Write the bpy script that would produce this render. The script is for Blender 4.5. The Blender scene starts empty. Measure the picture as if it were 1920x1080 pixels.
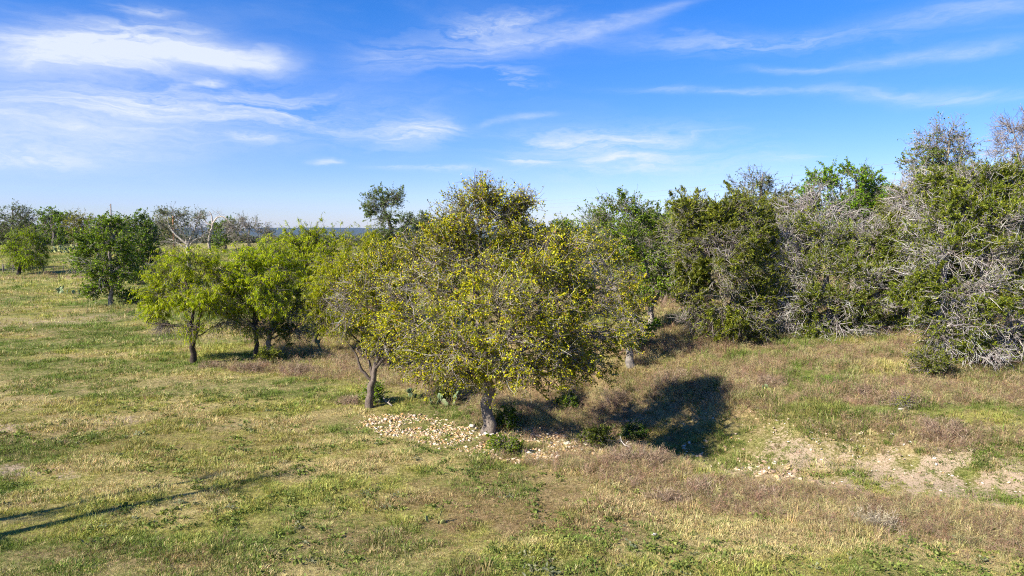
import bpy, bmesh, math
import numpy as np
from mathutils import Vector

C = bpy.context.scene.collection
SC = bpy.context.scene
R = math.radians

# ------------------------------------------------------------------ camera, sky, sun, exposure
CAM_H, PITCH, FPX = 6.0, R(4.6), 1280.0          # drone-like view, 24 mm class lens
cam = bpy.data.cameras.new('camera')
cam.sensor_fit = 'HORIZONTAL'
cam.angle = 2 * math.atan(960 / FPX)
cam.clip_start, cam.clip_end = 0.5, 60000
cam_o = bpy.data.objects.new('camera', cam)
cam_o.location = (0, 0, CAM_H)
cam_o.rotation_euler = (R(90) - PITCH, 0, 0)
C.objects.link(cam_o)
SC.camera = cam_o

SUN_EL = R(36)
SUN_DIR = np.array([-0.80, -0.60])               # horizontal direction towards the sun
SUN_DIR = SUN_DIR / np.linalg.norm(SUN_DIR)
SUN_STRENGTH, SKY_STRENGTH, EXPOSURE = 5.0, 0.078, 1.1

SC.view_settings.view_transform = 'Standard'
SC.view_settings.look = 'None'
SC.view_settings.gamma = 1
SC.view_settings.exposure = EXPOSURE
SC.view_settings.use_curve_mapping = False
SC.cycles.max_bounces = 4
SC.cycles.diffuse_bounces = 2
SC.cycles.transmission_bounces = 2
SC.cycles.volume_bounces = 0
SC.cycles.use_denoising = False
SC.cycles.filter_width = 1.1

sun = bpy.data.lights.new('sun', 'SUN')
sun.energy = SUN_STRENGTH
sun.angle = R(0.53)
sun.color = (1.0, 0.93, 0.82)
sun_o = bpy.data.objects.new('sun', sun)
sd = Vector((SUN_DIR[0] * math.cos(SUN_EL), SUN_DIR[1] * math.cos(SUN_EL), math.sin(SUN_EL)))
sun_o.rotation_euler = sd.to_track_quat('Z', 'Y').to_euler()
sun_o.location = sd * 100
C.objects.link(sun_o)


def pix_dir(px, py):
    """direction in the world of a pixel of the 1920x1080 photograph"""
    u, v = (px - 960) / FPX, (540 - py) / FPX
    return np.array([u, math.cos(PITCH) + v * math.sin(PITCH), -math.sin(PITCH) + v * math.cos(PITCH)])


def sky_at(px, py):
    d = pix_dir(px, py)
    return math.atan2(d[0], d[1]), d[2] / math.hypot(d[0], d[1])


class NT:
    """tiny helper to write node trees"""
    def __init__(self, tree):
        self.t = tree
        self.n = tree.nodes
        self.l = tree.links

    def new(self, kind, **kw):
        nd = self.n.new(kind)
        for k, v in kw.items():
            setattr(nd, k, v)
        return nd

    def put(self, sock, v):
        if isinstance(v, bpy.types.NodeSocket):
            self.l.new(v, sock)
        else:
            sock.default_value = v

    def math(self, op, a, b=0.0, c=None, clamp=False):
        nd = self.new('ShaderNodeMath', operation=op, use_clamp=clamp)
        self.put(nd.inputs[0], a)
        self.put(nd.inputs[1], b)
        if c is not None:
            self.put(nd.inputs[2], c)
        return nd.outputs[0]

    def vmath(self, op, a, b=(0, 0, 0)):
        nd = self.new('ShaderNodeVectorMath', operation=op)
        self.put(nd.inputs[0], a)
        self.put(nd.inputs[1], b)
        return nd.outputs['Value'] if op in ('DOT_PRODUCT', 'LENGTH') else nd.outputs[0]

    def noise(self, vec, scale, detail=4, rough=0.55, dist=0.0, color=False):
        nd = self.new('ShaderNodeTexNoise')
        if vec is not None:
            self.put(nd.inputs['Vector'], vec)
        nd.inputs['Scale'].default_value = scale
        nd.inputs['Detail'].default_value = detail
        nd.inputs['Roughness'].default_value = rough
        nd.inputs['Distortion'].default_value = dist
        return nd.outputs['Color' if color else 'Fac']

    def ramp(self, fac, stops, interp='LINEAR'):
        nd = self.new('ShaderNodeValToRGB')
        nd.color_ramp.interpolation = interp
        e = nd.color_ramp.elements
        while len(e) < len(stops):
            e.new(0.5)
        for k, (p, c) in enumerate(stops):
            e[k].position = p
            e[k].color = c if len(c) == 4 else (*c, 1)
        self.put(nd.inputs[0], fac)
        return nd.outputs[0]

    def mix(self, fac, a, b, blend='MIX'):
        nd = self.new('ShaderNodeMix', data_type='RGBA', blend_type=blend)
        self.put(nd.inputs[0], fac)
        self.put(nd.inputs[6], a if isinstance(a, bpy.types.NodeSocket) else (*a, 1))
        self.put(nd.inputs[7], b if isinstance(b, bpy.types.NodeSocket) else (*b, 1))
        return nd.outputs[2]


def build_world():
    w = bpy.data.worlds.new('World')
    SC.world = w
    w.use_nodes = True
    t = NT(w.node_tree)
    t.n.clear()
    sky = t.new('ShaderNodeTexSky')
    sky.sky_type = 'NISHITA'
    sky.sun_disc = False
    sky.sun_elevation = SUN_EL
    sky.sun_rotation = math.atan2(SUN_DIR[0], SUN_DIR[1])
    sky.altitude = 300
    sky.air_density = 1.0
    sky.dust_density = 0.15
    sky.ozone_density = 3.0
    hs = t.new('ShaderNodeHueSaturation')
    hs.inputs['Saturation'].default_value = 1.38
    t.put(hs.inputs['Color'], sky.outputs[0])
    hs.inputs['Hue'].default_value = 0.512
    # direction -> (azimuth, tangent of elevation)
    tc = t.new('ShaderNodeTexCoord')
    sp = t.new('ShaderNodeSeparateXYZ')
    t.put(sp.inputs[0], tc.outputs['Generated'])
    az = t.math('ARCTAN2', sp.outputs[0], sp.outputs[1])
    hor = t.math('SQRT', t.math('ADD', t.math('MULTIPLY', sp.outputs[0], sp.outputs[0]), t.math('MULTIPLY', sp.outputs[1], sp.outputs[1])))
    el = t.math('DIVIDE', sp.outputs[2], t.math('MAXIMUM', hor, 0.02))
    cb = t.new('ShaderNodeCombineXYZ')
    t.put(cb.inputs[0], az)
    t.put(cb.inputs[1], el)
    p0 = cb.outputs[0]
    # wispy warp
    wn = t.vmath('SUBTRACT', t.noise(t.vmath('MULTIPLY', p0, (1.6, 5.0, 1)), 2.2, 5, 0.6, 0.0, True), (0.5, 0.5, 0.5))
    wv = t.vmath('MULTIPLY', wn, (0.16, 0.05, 0))
    p = t.vmath('ADD', p0, wv)
    # long combed fibres
    fib = t.noise(t.vmath('MULTIPLY', t.vmath('ADD', p, t.vmath('MULTIPLY', wn, (0.5, 0.10, 0))), (3.0, 26.0, 1)), 1.6, 6, 0.62, 0.3)
    fib = t.math('MULTIPLY', t.math('SUBTRACT', fib, 0.26), 2.3, clamp=True)
    fine = t.noise(t.vmath('MULTIPLY', p, (9.0, 30.0, 1)), 3.0, 5, 0.65, 0.5)
    fine = t.math('ADD', 0.66, t.math('MULTIPLY', fine, 0.6))
    # (px0, py0, px1, py1, half width px, strength, how much the fibres cut it)
    bands = [(-120, 95, 430, 90, 36, 0.95, .3), (330, 98, 585, 122, 20, 1.0, .3), (-50, 54, 420, 66, 30, 0.34, .6),
             (-200, 236, 420, 246, 62, 0.72, .35), (-100, 300, 170, 305, 12, 0.5, .6), (60, 182, 640, 196, 34, 0.30, .6),
             (290, 155, 425, 150, 7, 0.55, .6), (360, 226, 820, 238, 44, 0.34, .5), (700, 250, 860, 242, 22, 0.5, .7),
             (640, 112, 930, 78, 40, 0.34, .4), (860, 88, 1130, 56, 22, 0.42, .3), (1070, 66, 1310, 0, 11, 0.40, .2),
             (820, 48, 1040, 30, 16, 0.28, .8), (200, 2, 350, 20, 9, 0.45, .6),
             (1200, 82, 1680, 60, 20, 0.26, .5), (1620, 50, 1980, -8, 17, 0.36, .4), (1400, 124, 1660, 116, 6, 0.3, .3),
             (1600, 112, 1900, 84, 9, 0.34, .3), (1130, 164, 1560, 162, 6, 0.26, .4), (1520, 166, 1990, 180, 12, 0.36, .4),
             (980, 270, 1290, 250, 22, 0.36, .6), (1060, 300, 1280, 302, 24, 0.6, .5), (900, 296, 1500, 300, 60, 0.13, .4), (940, 304, 1060, 312, 8, 0.5, .7),
             (570, 310, 640, 306, 6, 0.5, .5), (690, 318, 950, 323, 5, 0.34, .7), (900, 232, 1040, 214, 5, 0.3, .5),
             (420, 262, 500, 266, 9, 0.36, .6), (1420, 304, 1560, 297, 7, 0.26, .6), (860, 150, 1020, 150, 22, 0.14, .9)]
    total = None
    for (x0, y0, x1, y1, hw, s, cut) in bands:
        a0, e0 = sky_at(x0, y0)
        a1, e1 = sky_at(x1, y1)
        ln = math.hypot(a1 - a0, e1 - e0) / 2
        ca, sa = (a1 - a0) / (2 * ln), (e1 - e0) / (2 * ln)
        q = t.vmath('SUBTRACT', p, ((a0 + a1) / 2, (e0 + e1) / 2, 0))
        u = t.vmath('DOT_PRODUCT', q, (ca / (ln * 0.92), sa / (ln * 0.92), 0))
        v = t.vmath('DOT_PRODUCT', q, (-sa * FPX / hw, ca * FPX / hw, 0))
        u2 = t.math('POWER', t.math('ABSOLUTE', u), 3.0)
        d = t.math('ADD', u2, t.math('MULTIPLY', v, v))
        m = t.math('POWER', 2.718, t.math('MULTIPLY', d, -1.0))
        m = t.math('MULTIPLY', m, t.math('MULTIPLY_ADD', t.math('SUBTRACT', fib, 0.55), cut * 1.5, s if cut < .5 else s * .95))
        m = t.math('MAXIMUM', m, 0.0)
        total = m if total is None else t.math('ADD', total, m)
    total = t.math('MULTIPLY', total, fine)
    # thin veil that goes on all around
    veil = t.noise(t.vmath('MULTIPLY', p, (1.2, 6.0, 1)), 1.7, 5, 0.55, 0.4)
    veil = t.math('MULTIPLY', t.math('SUBTRACT', veil, 0.46), 1.1, clamp=True)
    veil = t.math('MULTIPLY', veil, t.math('ADD', 0.35, fib))
    fade = t.math('MULTIPLY', el, 12.0, clamp=True)
    tot = t.math('MULTIPLY', t.math('ADD', total, t.math('MULTIPLY', veil, 0.55)), fade, clamp=True)
    low = t.ramp(el, [(0.0, (0.72, 0.70, 1.10)), (0.10, (0.76, 0.79, 1.12)), (0.3, (0.84, 1.00, 1.18)), (0.6, (0.78, 1.02, 1.18))])
    blue = t.mix(1.0, hs.outputs[0], low, 'MULTIPLY')
    col = t.mix(t.math('MULTIPLY', t.math('POWER', tot, 1.15), 0.86), blue, (5.4, 5.75, 6.2))
    bg = t.new('ShaderNodeBackground')
    t.put(bg.inputs[0], col)
    bg.inputs[1].default_value = SKY_STRENGTH
    out = t.new('ShaderNodeOutputWorld')
    t.l.new(bg.outputs[0], out.inputs[0])
    w.cycles.sampling_method = 'MANUAL'
    w.cycles.sample_map_resolution = 512


build_world()

# ------------------------------------------------------------------ numpy helpers
RNG = np.random.default_rng(11)


def _hash(ix, iy, seed):
    n = (ix.astype(np.int64) * 374761393 + iy.astype(np.int64) * 668265263 + seed * 1442695041) & 0x7fffffff
    n = ((n ^ (n >> 13)) * 1274126177) & 0x7fffffff
    return ((n ^ (n >> 16)) & 0xffff) / 65535.0


def vnoise(x, y, seed=0):
    x0, y0 = np.floor(x), np.floor(y)
    fx, fy = x - x0, y - y0
    fx, fy = fx * fx * (3 - 2 * fx), fy * fy * (3 - 2 * fy)
    a, b = _hash(x0, y0, seed), _hash(x0 + 1, y0, seed)
    c, d = _hash(x0, y0 + 1, seed), _hash(x0 + 1, y0 + 1, seed)
    return (a * (1 - fx) + b * fx) * (1 - fy) + (c * (1 - fx) + d * fx) * fy


def fbm(x, y, seed=0, octaves=4):
    s, a, tot = 0, 1.0, 0
    for k in range(octaves):
        s = s + a * vnoise(x * 2 ** k, y * 2 ** k, seed + k * 17)
        tot += a
        a *= 0.5
    return s / tot


def smooth(a, b, x):
    t = np.clip((x - a) / (b - a), 0, 1)
    return t * t * (3 - 2 * t)


def norm(v):
    return v / np.maximum(np.linalg.norm(v, axis=-1, keepdims=True), 1e-9)


class Acc:
    """collects polygons (3 or 4 corners) with a colour per vertex and makes one mesh of them"""
    def __init__(self):
        self.v, self.f, self.c, self.n = [], [], [], 0

    def add(self, verts, faces, col):
        verts = np.asarray(verts, dtype=np.float64).reshape(-1, 3)
        faces = np.asarray(faces, dtype=np.int64)
        col = np.asarray(col, dtype=np.float64)
        if col.ndim == 1:
            col = np.broadcast_to(col, (len(verts), 3))
        self.v.append(verts)
        self.f.append(faces + self.n)
        self.c.append(col.reshape(-1, 3))
        self.n += len(verts)

    def mesh(self, name, mat, smooth_shade=False):
        me = bpy.data.meshes.new(name)
        v = np.concatenate(self.v).astype(np.float32)
        sizes = np.concatenate([np.full(len(f), f.shape[1], dtype=np.int32) for f in self.f])
        idx = np.concatenate([f.ravel() for f in self.f]).astype(np.int32)
        starts = np.concatenate([[0], np.cumsum(sizes)[:-1]]).astype(np.int32)
        me.vertices.add(len(v))
        me.vertices.foreach_set('co', v.ravel())
        me.loops.add(len(idx))
        me.loops.foreach_set('vertex_index', idx)
        me.polygons.add(len(sizes))
        me.polygons.foreach_set('loop_start', starts)
        if smooth_shade:
            me.polygons.foreach_set('use_smooth', np.ones(len(sizes), dtype=bool))
        me.update(calc_edges=True)
        at = me.attributes.new('col', 'FLOAT_COLOR', 'POINT')
        c = np.ones((len(v), 4), dtype=np.float32)
        c[:, :3] = np.concatenate(self.c)
        at.data.foreach_set('color', c.ravel())
        me.materials.append(mat)
        return me


def tubes(acc, P, Rad, col, sides=5):
    """P (N,K,3) centre lines, Rad (N,K) radii"""
    P = np.asarray(P, dtype=float)
    Rad = np.asarray(Rad, dtype=float)
    N, K, _ = P.shape
    if N == 0:
        return
    T = norm(np.gradient(P, axis=1))
    ref = np.where(np.abs(T[:, :1, 2:3]) > 0.85, np.array([1.0, 0.2, 0]), np.array([0, 0, 1.0]))
    U = norm(np.cross(T, np.broadcast_to(ref, T.shape)))
    V = np.cross(T, U)
    a = np.arange(sides) / sides * 2 * np.pi
    ring = P[:, :, None] + Rad[:, :, None, None] * (np.cos(a)[None, None, :, None] * U[:, :, None] + np.sin(a)[None, None, :, None] * V[:, :, None])
    n = np.arange(N)[:, None, None] * K * sides
    k = np.arange(K - 1)[None, :, None] * sides
    s = np.arange(sides)[None, None, :]
    s2 = (s + 1) % sides
    F = np.stack([n + k + s, n + k + s2, n + k + sides + s2, n + k + sides + s], -1).reshape(-1, 4)
    col = np.asarray(col, dtype=float)
    if col.ndim == 2:
        col = np.repeat(col, K * sides, axis=0)
    acc.add(ring, F, col)


def bezier(A, Cc, B, K):
    t = np.linspace(0, 1, K)[None, :, None]
    return (1 - t) ** 2 * A[:, None] + 2 * t * (1 - t) * Cc[:, None] + t * t * B[:, None]


def leaves(acc, pos, direc, ln, wd, col, rng, fold=0.25):
    """one folded four-cornered blade for each position"""
    N = len(pos)
    d = norm(direc)
    r = rng.normal(size=(N, 3))
    s = norm(np.cross(d, r))
    u = np.cross(s, d)
    ln, wd = np.broadcast_to(ln, (N,))[:, None], np.broadcast_to(wd, (N,))[:, None]
    mid = pos + d * ln * 0.45 + u * wd * fold
    v = np.stack([pos, mid + s * wd * 0.5, pos + d * ln - u * wd * fold * .4, mid - s * wd * 0.5], 1)
    f = np.arange(N)[:, None] * 4 + np.array([[0, 1, 2, 3]])
    acc.add(v, f, np.repeat(col, 4, axis=0))


def pick(colors, weights, n, rng, jit=0.28):
    c = np.array(colors)[rng.choice(len(colors), n, p=np.array(weights) / sum(weights))]
    return c * rng.uniform(1 - jit, 1 + jit, (n, 1)) * rng.uniform(0.94, 1.06, (n, 3))


def tag(o, label=None, cat=None, group=None, kind=None):
    if label:
        o['label'] = label
    if cat:
        o['category'] = cat
    if group:
        o['group'] = group
    if kind:
        o['kind'] = kind
    return o


def obj(name, data, parent=None, loc=(0, 0, 0)):
    o = bpy.data.objects.new(name, data)
    C.objects.link(o)
    o.location = loc
    if parent is not None:
        o.parent = parent
    return o


# ------------------------------------------------------------------ materials
def mat_new(name):
    m = bpy.data.materials.new(name)
    m.use_nodes = True
    t = NT(m.node_tree)
    t.n.clear()
    out = t.new('ShaderNodeOutputMaterial')
    return m, t, out


def attr(t, name, kind='GEOMETRY'):
    a = t.new('ShaderNodeAttribute', attribute_type=kind)
    a.attribute_name = name
    return a.outputs['Color']


def leaf_mat(name, trans=0.35, rough=0.55, inst=False):
    m, t, out = mat_new(name)
    c = attr(t, 'col')
    if inst:
        c = t.mix(1.0, c, attr(t, 'tint', 'INSTANCER'), 'MULTIPLY')
    p = t.new('ShaderNodeBsdfPrincipled')
    t.put(p.inputs['Base Color'], c)
    p.inputs['Roughness'].default_value = rough
    p.inputs['Specular IOR Level'].default_value = 0.25
    tr = t.new('ShaderNodeBsdfTranslucent')
    t.put(tr.inputs[0], t.mix(1.0, c, (1.15, 1.2, 0.6), 'MULTIPLY'))
    ms = t.new('ShaderNodeMixShader')
    ms.inputs[0].default_value = trans
    t.l.new(p.outputs[0], ms.inputs[1])
    t.l.new(tr.outputs[0], ms.inputs[2])
    t.l.new(ms.outputs[0], out.inputs[0])
    return m


def bark_mat():
    m, t, out = mat_new('bark')
    c = attr(t, 'col')
    tc = t.new('ShaderNodeTexCoord')
    n = t.noise(t.vmath('MULTIPLY', tc.outputs['Object'], (1, 1, 0.28)), 38, 5, 0.65, 0.6)
    n2 = t.noise(tc.outputs['Object'], 5, 3, 0.6)
    k = t.ramp(n, [(0.3, (0.45, 0.43, 0.40)), (0.55, (1.0, 1.0, 1.0)), (0.75, (1.45, 1.42, 1.38))])
    c2 = t.mix(1.0, c, k, 'MULTIPLY')
    c2 = t.mix(1.0, c2, t.ramp(n2, [(0.35, (0.75, 0.75, 0.75)), (0.65, (1.25, 1.25, 1.22))]), 'MULTIPLY')
    p = t.new('ShaderNodeBsdfPrincipled')
    t.put(p.inputs['Base Color'], c2)
    p.inputs['Roughness'].default_value = 0.9
    p.inputs['Specular IOR Level'].default_value = 0.15
    b = t.new('ShaderNodeBump')
    b.inputs['Strength'].default_value = 0.9
    b.inputs['Distance'].default_value = 0.025
    t.put(b.inputs['Height'], n)
    t.l.new(b.outputs[0], p.inputs['Normal'])
    t.l.new(p.outputs[0], out.inputs[0])
    return m


def plain_mat(name, rough=0.85, nscale=9.0, amp=0.35, bump=0.3, inst=False):
    m, t, out = mat_new(name)
    c = attr(t, 'col')
    tc = t.new('ShaderNodeTexCoord')
    n = t.noise(tc.outputs['Object'], nscale, 5, 0.65)
    k = t.ramp(n, [(0.3, (1 - amp,) * 3), (0.7, (1 + amp,) * 3)])
    p = t.new('ShaderNodeBsdfPrincipled')
    t.put(p.inputs['Base Color'], t.mix(1.0, c, k, 'MULTIPLY'))
    p.inputs['Roughness'].default_value = rough
    p.inputs['Specular IOR Level'].default_value = 0.25
    b = t.new('ShaderNodeBump')
    b.inputs['Strength'].default_value = bump
    b.inputs['Distance'].default_value = 0.02
    t.put(b.inputs['Height'], n)
    t.l.new(b.outputs[0], p.inputs['Normal'])
    t.l.new(p.outputs[0], out.inputs[0])
    return m


M_LEAF = leaf_mat('leaf')
M_ELM = leaf_mat('elm_leaf', 0.22)
M_FEATHER = leaf_mat('mesquite_leaf', 0.5)
M_NEEDLE = leaf_mat('juniper_spray', 0.25, 0.7)
M_BARK = bark_mat()
M_TWIG = plain_mat('twig', 0.9, 14, 0.3, 0.0)
M_ROCK = plain_mat('limestone', 0.9, 11, 0.3, 0.5)
M_PAD = plain_mat('cactus_skin', 0.5, 16, 0.2, 0.15)
M_WOOD = plain_mat('weathered_wood', 0.9, 12, 0.35, 0.3)
M_METAL = plain_mat('wire_metal', 0.6, 12, 0.1, 0.0)
M_GRASS = leaf_mat('grass_blade', 0.25, 0.7, True)

# ------------------------------------------------------------------ terrain
GULLY = np.array([(30.0, 9.0), (21.0, 13.0), (12.2, 16.4), (7.2, 18.6), (4.1, 21.8), (2.4, 25.8), (-1.6, 30.2), (-5.8, 34.0), (-9.8, 38.8), (-13.0, 46.0), (-13.5, 58.0), (-8.0, 75.0)])


def gully(x, y):
    """distance to the wash, side (+ is the far bank), and place along it 0..1"""
    x, y = np.asarray(x, float), np.asarray(y, float)
    best = np.full(x.shape, 1e9)
    side = np.zeros(x.shape)
    along = np.zeros(x.shape)
    n = len(GULLY) - 1
    for k in range(n):
        a, b = GULLY[k], GULLY[k + 1]
        d = b - a
        L2 = d @ d
        t = np.clip(((x - a[0]) * d[0] + (y - a[1]) * d[1]) / L2, 0, 1)
        dist = np.hypot(x - a[0] - t * d[0], y - a[1] - t * d[1])
        cr = d[0] * (y - a[1]) - d[1] * (x - a[0])
        m = dist < best
        best = np.where(m, dist, best)
        side = np.where(m, np.sign(-cr), side)
        along = np.where(m, (k + t) / n, along)
    return best, side, along


def height(x, y):
    x, y = np.asarray(x, float), np.asarray(y, float)
    d, side, al = gully(x, y)
    dw = d + (fbm(x * .55, y * .55, 5, 3) - .5) * 1.5
    depth = (.85 + .35 * smooth(.2, .4, al)) * smooth(0.0, 0.16, al) * (1 - smooth(.82, 1.0, al)) + 0.1
    wid = np.where(side > 0, 5.2, 2.8)
    prof = 1 - smooth(0.25, 1.0, np.abs(dw) / wid)
    h = -depth * prof
    far = np.where(side > 0, d, 0)
    h = h + 1.15 * smooth(2.0, 14.0, far) * (1 - smooth(60, 160, y))
    h = h - np.clip(prof * 3, 0, 1) * .22 * np.abs(fbm(x * 1.6, y * 1.6, 33, 3) - .5) * 2 * smooth(.05, .12, al) * (1 - smooth(.4, .5, al))
    h = h + (fbm(x * .12, y * .12, 3, 4) - .5) * .5 * smooth(8, 20, np.hypot(x, y)) + (fbm(x * .9, y * .9, 9, 3) - .5) * .10
    h = h + 3.9 * smooth(85, 150, y) * smooth(-18, -55, x) * (1 - smooth(260, 520, y))
    h = h - 14.0 * smooth(140, 520, np.hypot(x, y)) + (fbm(x * .004, y * .004, 21, 3) - .5) * 16 * smooth(250, 900, np.hypot(x, y))
    return h


def ground_at(px, py):
    """point of the terrain seen at a pixel of the photograph"""
    d = pix_dir(px, py)
    t = CAM_H / max(-d[2], 1e-3)
    for _ in range(40):
        z = float(height(np.array([d[0] * t]), np.array([d[1] * t]))[0])
        tn = (CAM_H - z) / max(-d[2], 1e-3)
        t = 0.6 * t + 0.4 * tn
    return np.array([d[0] * t, d[1] * t, float(height(np.array([d[0] * t]), np.array([d[1] * t]))[0])])


def at_depth(px, Y):
    x = (px - 960) / FPX * Y * math.cos(PITCH)
    x = pix_dir(px, 500)[0] / pix_dir(px, 500)[1] * Y
    return np.array([x, Y, float(height(np.array([x]), np.array([Y]))[0])])


# colours of what grows or lies on the ground (linear base colours)
GREEN = np.array([0.160, 0.200, 0.042])
LUSH = np.array([0.115, 0.190, 0.022])
STRAW = np.array([0.470, 0.390, 0.185])
OLIVE = np.array([0.300, 0.300, 0.072])
BROWN = np.array([0.235, 0.155, 0.088])
WEED = np.array([0.330, 0.210, 0.145])
SOIL = np.array([0.390, 0.320, 0.235])
DARKSOIL = np.array([0.150, 0.100, 0.060])


def patch(x, y, cx, cy, rx, ry, rough=.6, seed=0):
    d = np.hypot((x - cx) / rx, (y - cy) / ry) + (fbm(x * 1.1, y * 1.1, 40 + seed, 3) - .5) * rough * 2
    return 1 - smooth(.55, 1.1, d)


_P = {k: ground_at(*k) for k in [(45, 885), (215, 790), (10, 803), (95, 600), (500, 692), (640, 700), (1400, 872), (1560, 860), (1840, 900), (1215, 872),
                                 (1330, 700), (1660, 735), (1780, 815), (1100, 930), (700, 1015), (100, 550), (960, 900), (560, 880), (250, 1040), (1500, 1000), (1180, 690), (1280, 640), (90, 519)]}


def cover(x, y):
    """mean colour, share of bare soil, share of brown weeds, how tall the growth is"""
    d, side, al = gully(x, y)
    r = np.hypot(x, y)
    n1 = fbm(x * .20, y * .42, 61, 4)
    n2 = fbm(x * .36 + 9, y * .7, 71, 4)
    n3 = fbm(x * .13, y * .2, 81, 3)
    n4 = fbm(x * 1.7, y * 1.9, 91, 3)
    near = 1 - smooth(13, 22, y)
    g = smooth(.42, .56, n1 + .06 * near)
    st = smooth(.46, .60, n2)
    col = OLIVE[None] * (1 - g[:, None]) + GREEN[None] * g[:, None]
    col = col * (1 - .75 * st[:, None] * (1 - .4 * g[:, None])) + STRAW[None] * .75 * st[:, None] * (1 - .4 * g[:, None])
    lush = smooth(.54, .62, n1) * smooth(.35, .6, n4)
    col = col * (1 - .7 * lush[:, None]) + LUSH * .7 * lush[:, None]
    br = smooth(.5, .66, n3 * .6 + n4 * .4) * (.30 + .5 * near)
    weed = np.zeros_like(x)
    soil = .15 * smooth(.55, .75, n4)
    for k, (rx, ry) in {(45, 885): (1.9, .9), (215, 790): (1.8, .7), (10, 803): (1.8, .7), (95, 600): (7, 3.5)}.items():
        soil = np.maximum(soil, (.85 if k[1] > 700 else .55) * patch(x, y, _P[k][0], _P[k][1], rx, ry))
    soil = np.maximum(soil, .8 * (1 - smooth(.3, 1.1, np.abs(y - _P[(100, 550)][1] - (x + 50) * .03))) * smooth(-24, -36, x) * smooth(.3, .5, n2 + .12))
    # wash: pale eroded earth on the far side of its bed, dry weeds along its near lip
    bed = (1 - smooth(1.2, 2.6, d + (n2 - .5) * 3.0)) * smooth(.04, .12, al) * (1 - smooth(.30, .36, al))
    soil = np.maximum(soil, .95 * bed * smooth(.28, .48, n4 * .6 + n2 * .4 + .05))
    slope = np.where(side > 0, smooth(.4, 1.2, d) * (1 - smooth(2.8, 4.6, d + (n2 - .5) * 2.5)), 0) * (1 - smooth(.28, .33, al))
    soil = np.maximum(soil, .95 * slope * smooth(.28, .50, n4 * .5 + n2 * .5))
    lip = np.where(side < 0, smooth(.8, 1.8, d) * (1 - smooth(3.4, 6.0, d + (n2 - .5) * 3)), 0) * (1 - smooth(.38, .46, al))
    weed = np.maximum(weed, .95 * lip * smooth(.28, .46, n2 * .5 + n4 * .5))
    farlip = np.where(side > 0, smooth(3.0, 5, d) * (1 - smooth(12, 18, d)), 0)
    weed = np.maximum(weed, .65 * farlip * smooth(.46, .62, n2 * .6 + n1 * .4))
    banks = (1 - smooth(3.0, 6.0, d)) * smooth(.36, .46, al)
    weed = np.maximum(weed, .6 * banks)
    for k, (rx, ry) in {(500, 692): (3.6, .9), (640, 700): (3.2, 1.3), (1660, 735): (3, 1.2), (1780, 815): (2.2, .8), (1330, 700): (3.5, 2.0), (1280, 640): (5, 4),
                        (1215, 872): (1.8, .9), (90, 519): (40, 2.2)}.items():
        weed = np.maximum(weed, .9 * patch(x, y, _P[k][0], _P[k][1], rx, ry, .5, 3))
    woods = np.where(side > 0, smooth(13, 17, d), 0) * (1 - smooth(60, 90, y))
    weed = np.maximum(weed, .55 * woods)
    for k, (rx, ry) in {(1100, 930): (1.5, .8), (700, 1015): (1.6, .5), (960, 900): (1.6, .6), (250, 1040): (2.0, .6), (1500, 1000): (1.5, .5)}.items():
        br = np.maximum(br, .6 * patch(x, y, _P[k][0], _P[k][1], rx, ry, .8, 5))
    sp = np.maximum(.8 * patch(x, y, _P[(560, 880)][0] + .6, _P[(560, 880)][1], 1.7, .9, .7, 9), .6 * patch(x, y, -14, 27, 7, 3, .8, 10))
    col = col * (1 - sp[:, None]) + STRAW * sp[:, None]
    col = col * (1 - br[:, None]) + BROWN * br[:, None]
    tall = .5 + .5 * st + 1.6 * farlip + 1.5 * lip + .8 * weed + .5 * (1 - smooth(0, 6, d))
    return col, soil, weed, tall, g, np.maximum(st, sp)


def axis(lo, flo, fhi, hi, step, grow):
    a = list(np.arange(flo, fhi + 1e-6, step))
    s, v = step, a[-1]
    up = []
    while v < hi:
        s *= grow
        v += s
        up.append(v)
    s, v, dn = step, a[0], []
    while v > lo:
        s *= grow
        v -= s
        dn.append(v)
    return np.array(dn[::-1] + a + up)


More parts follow.
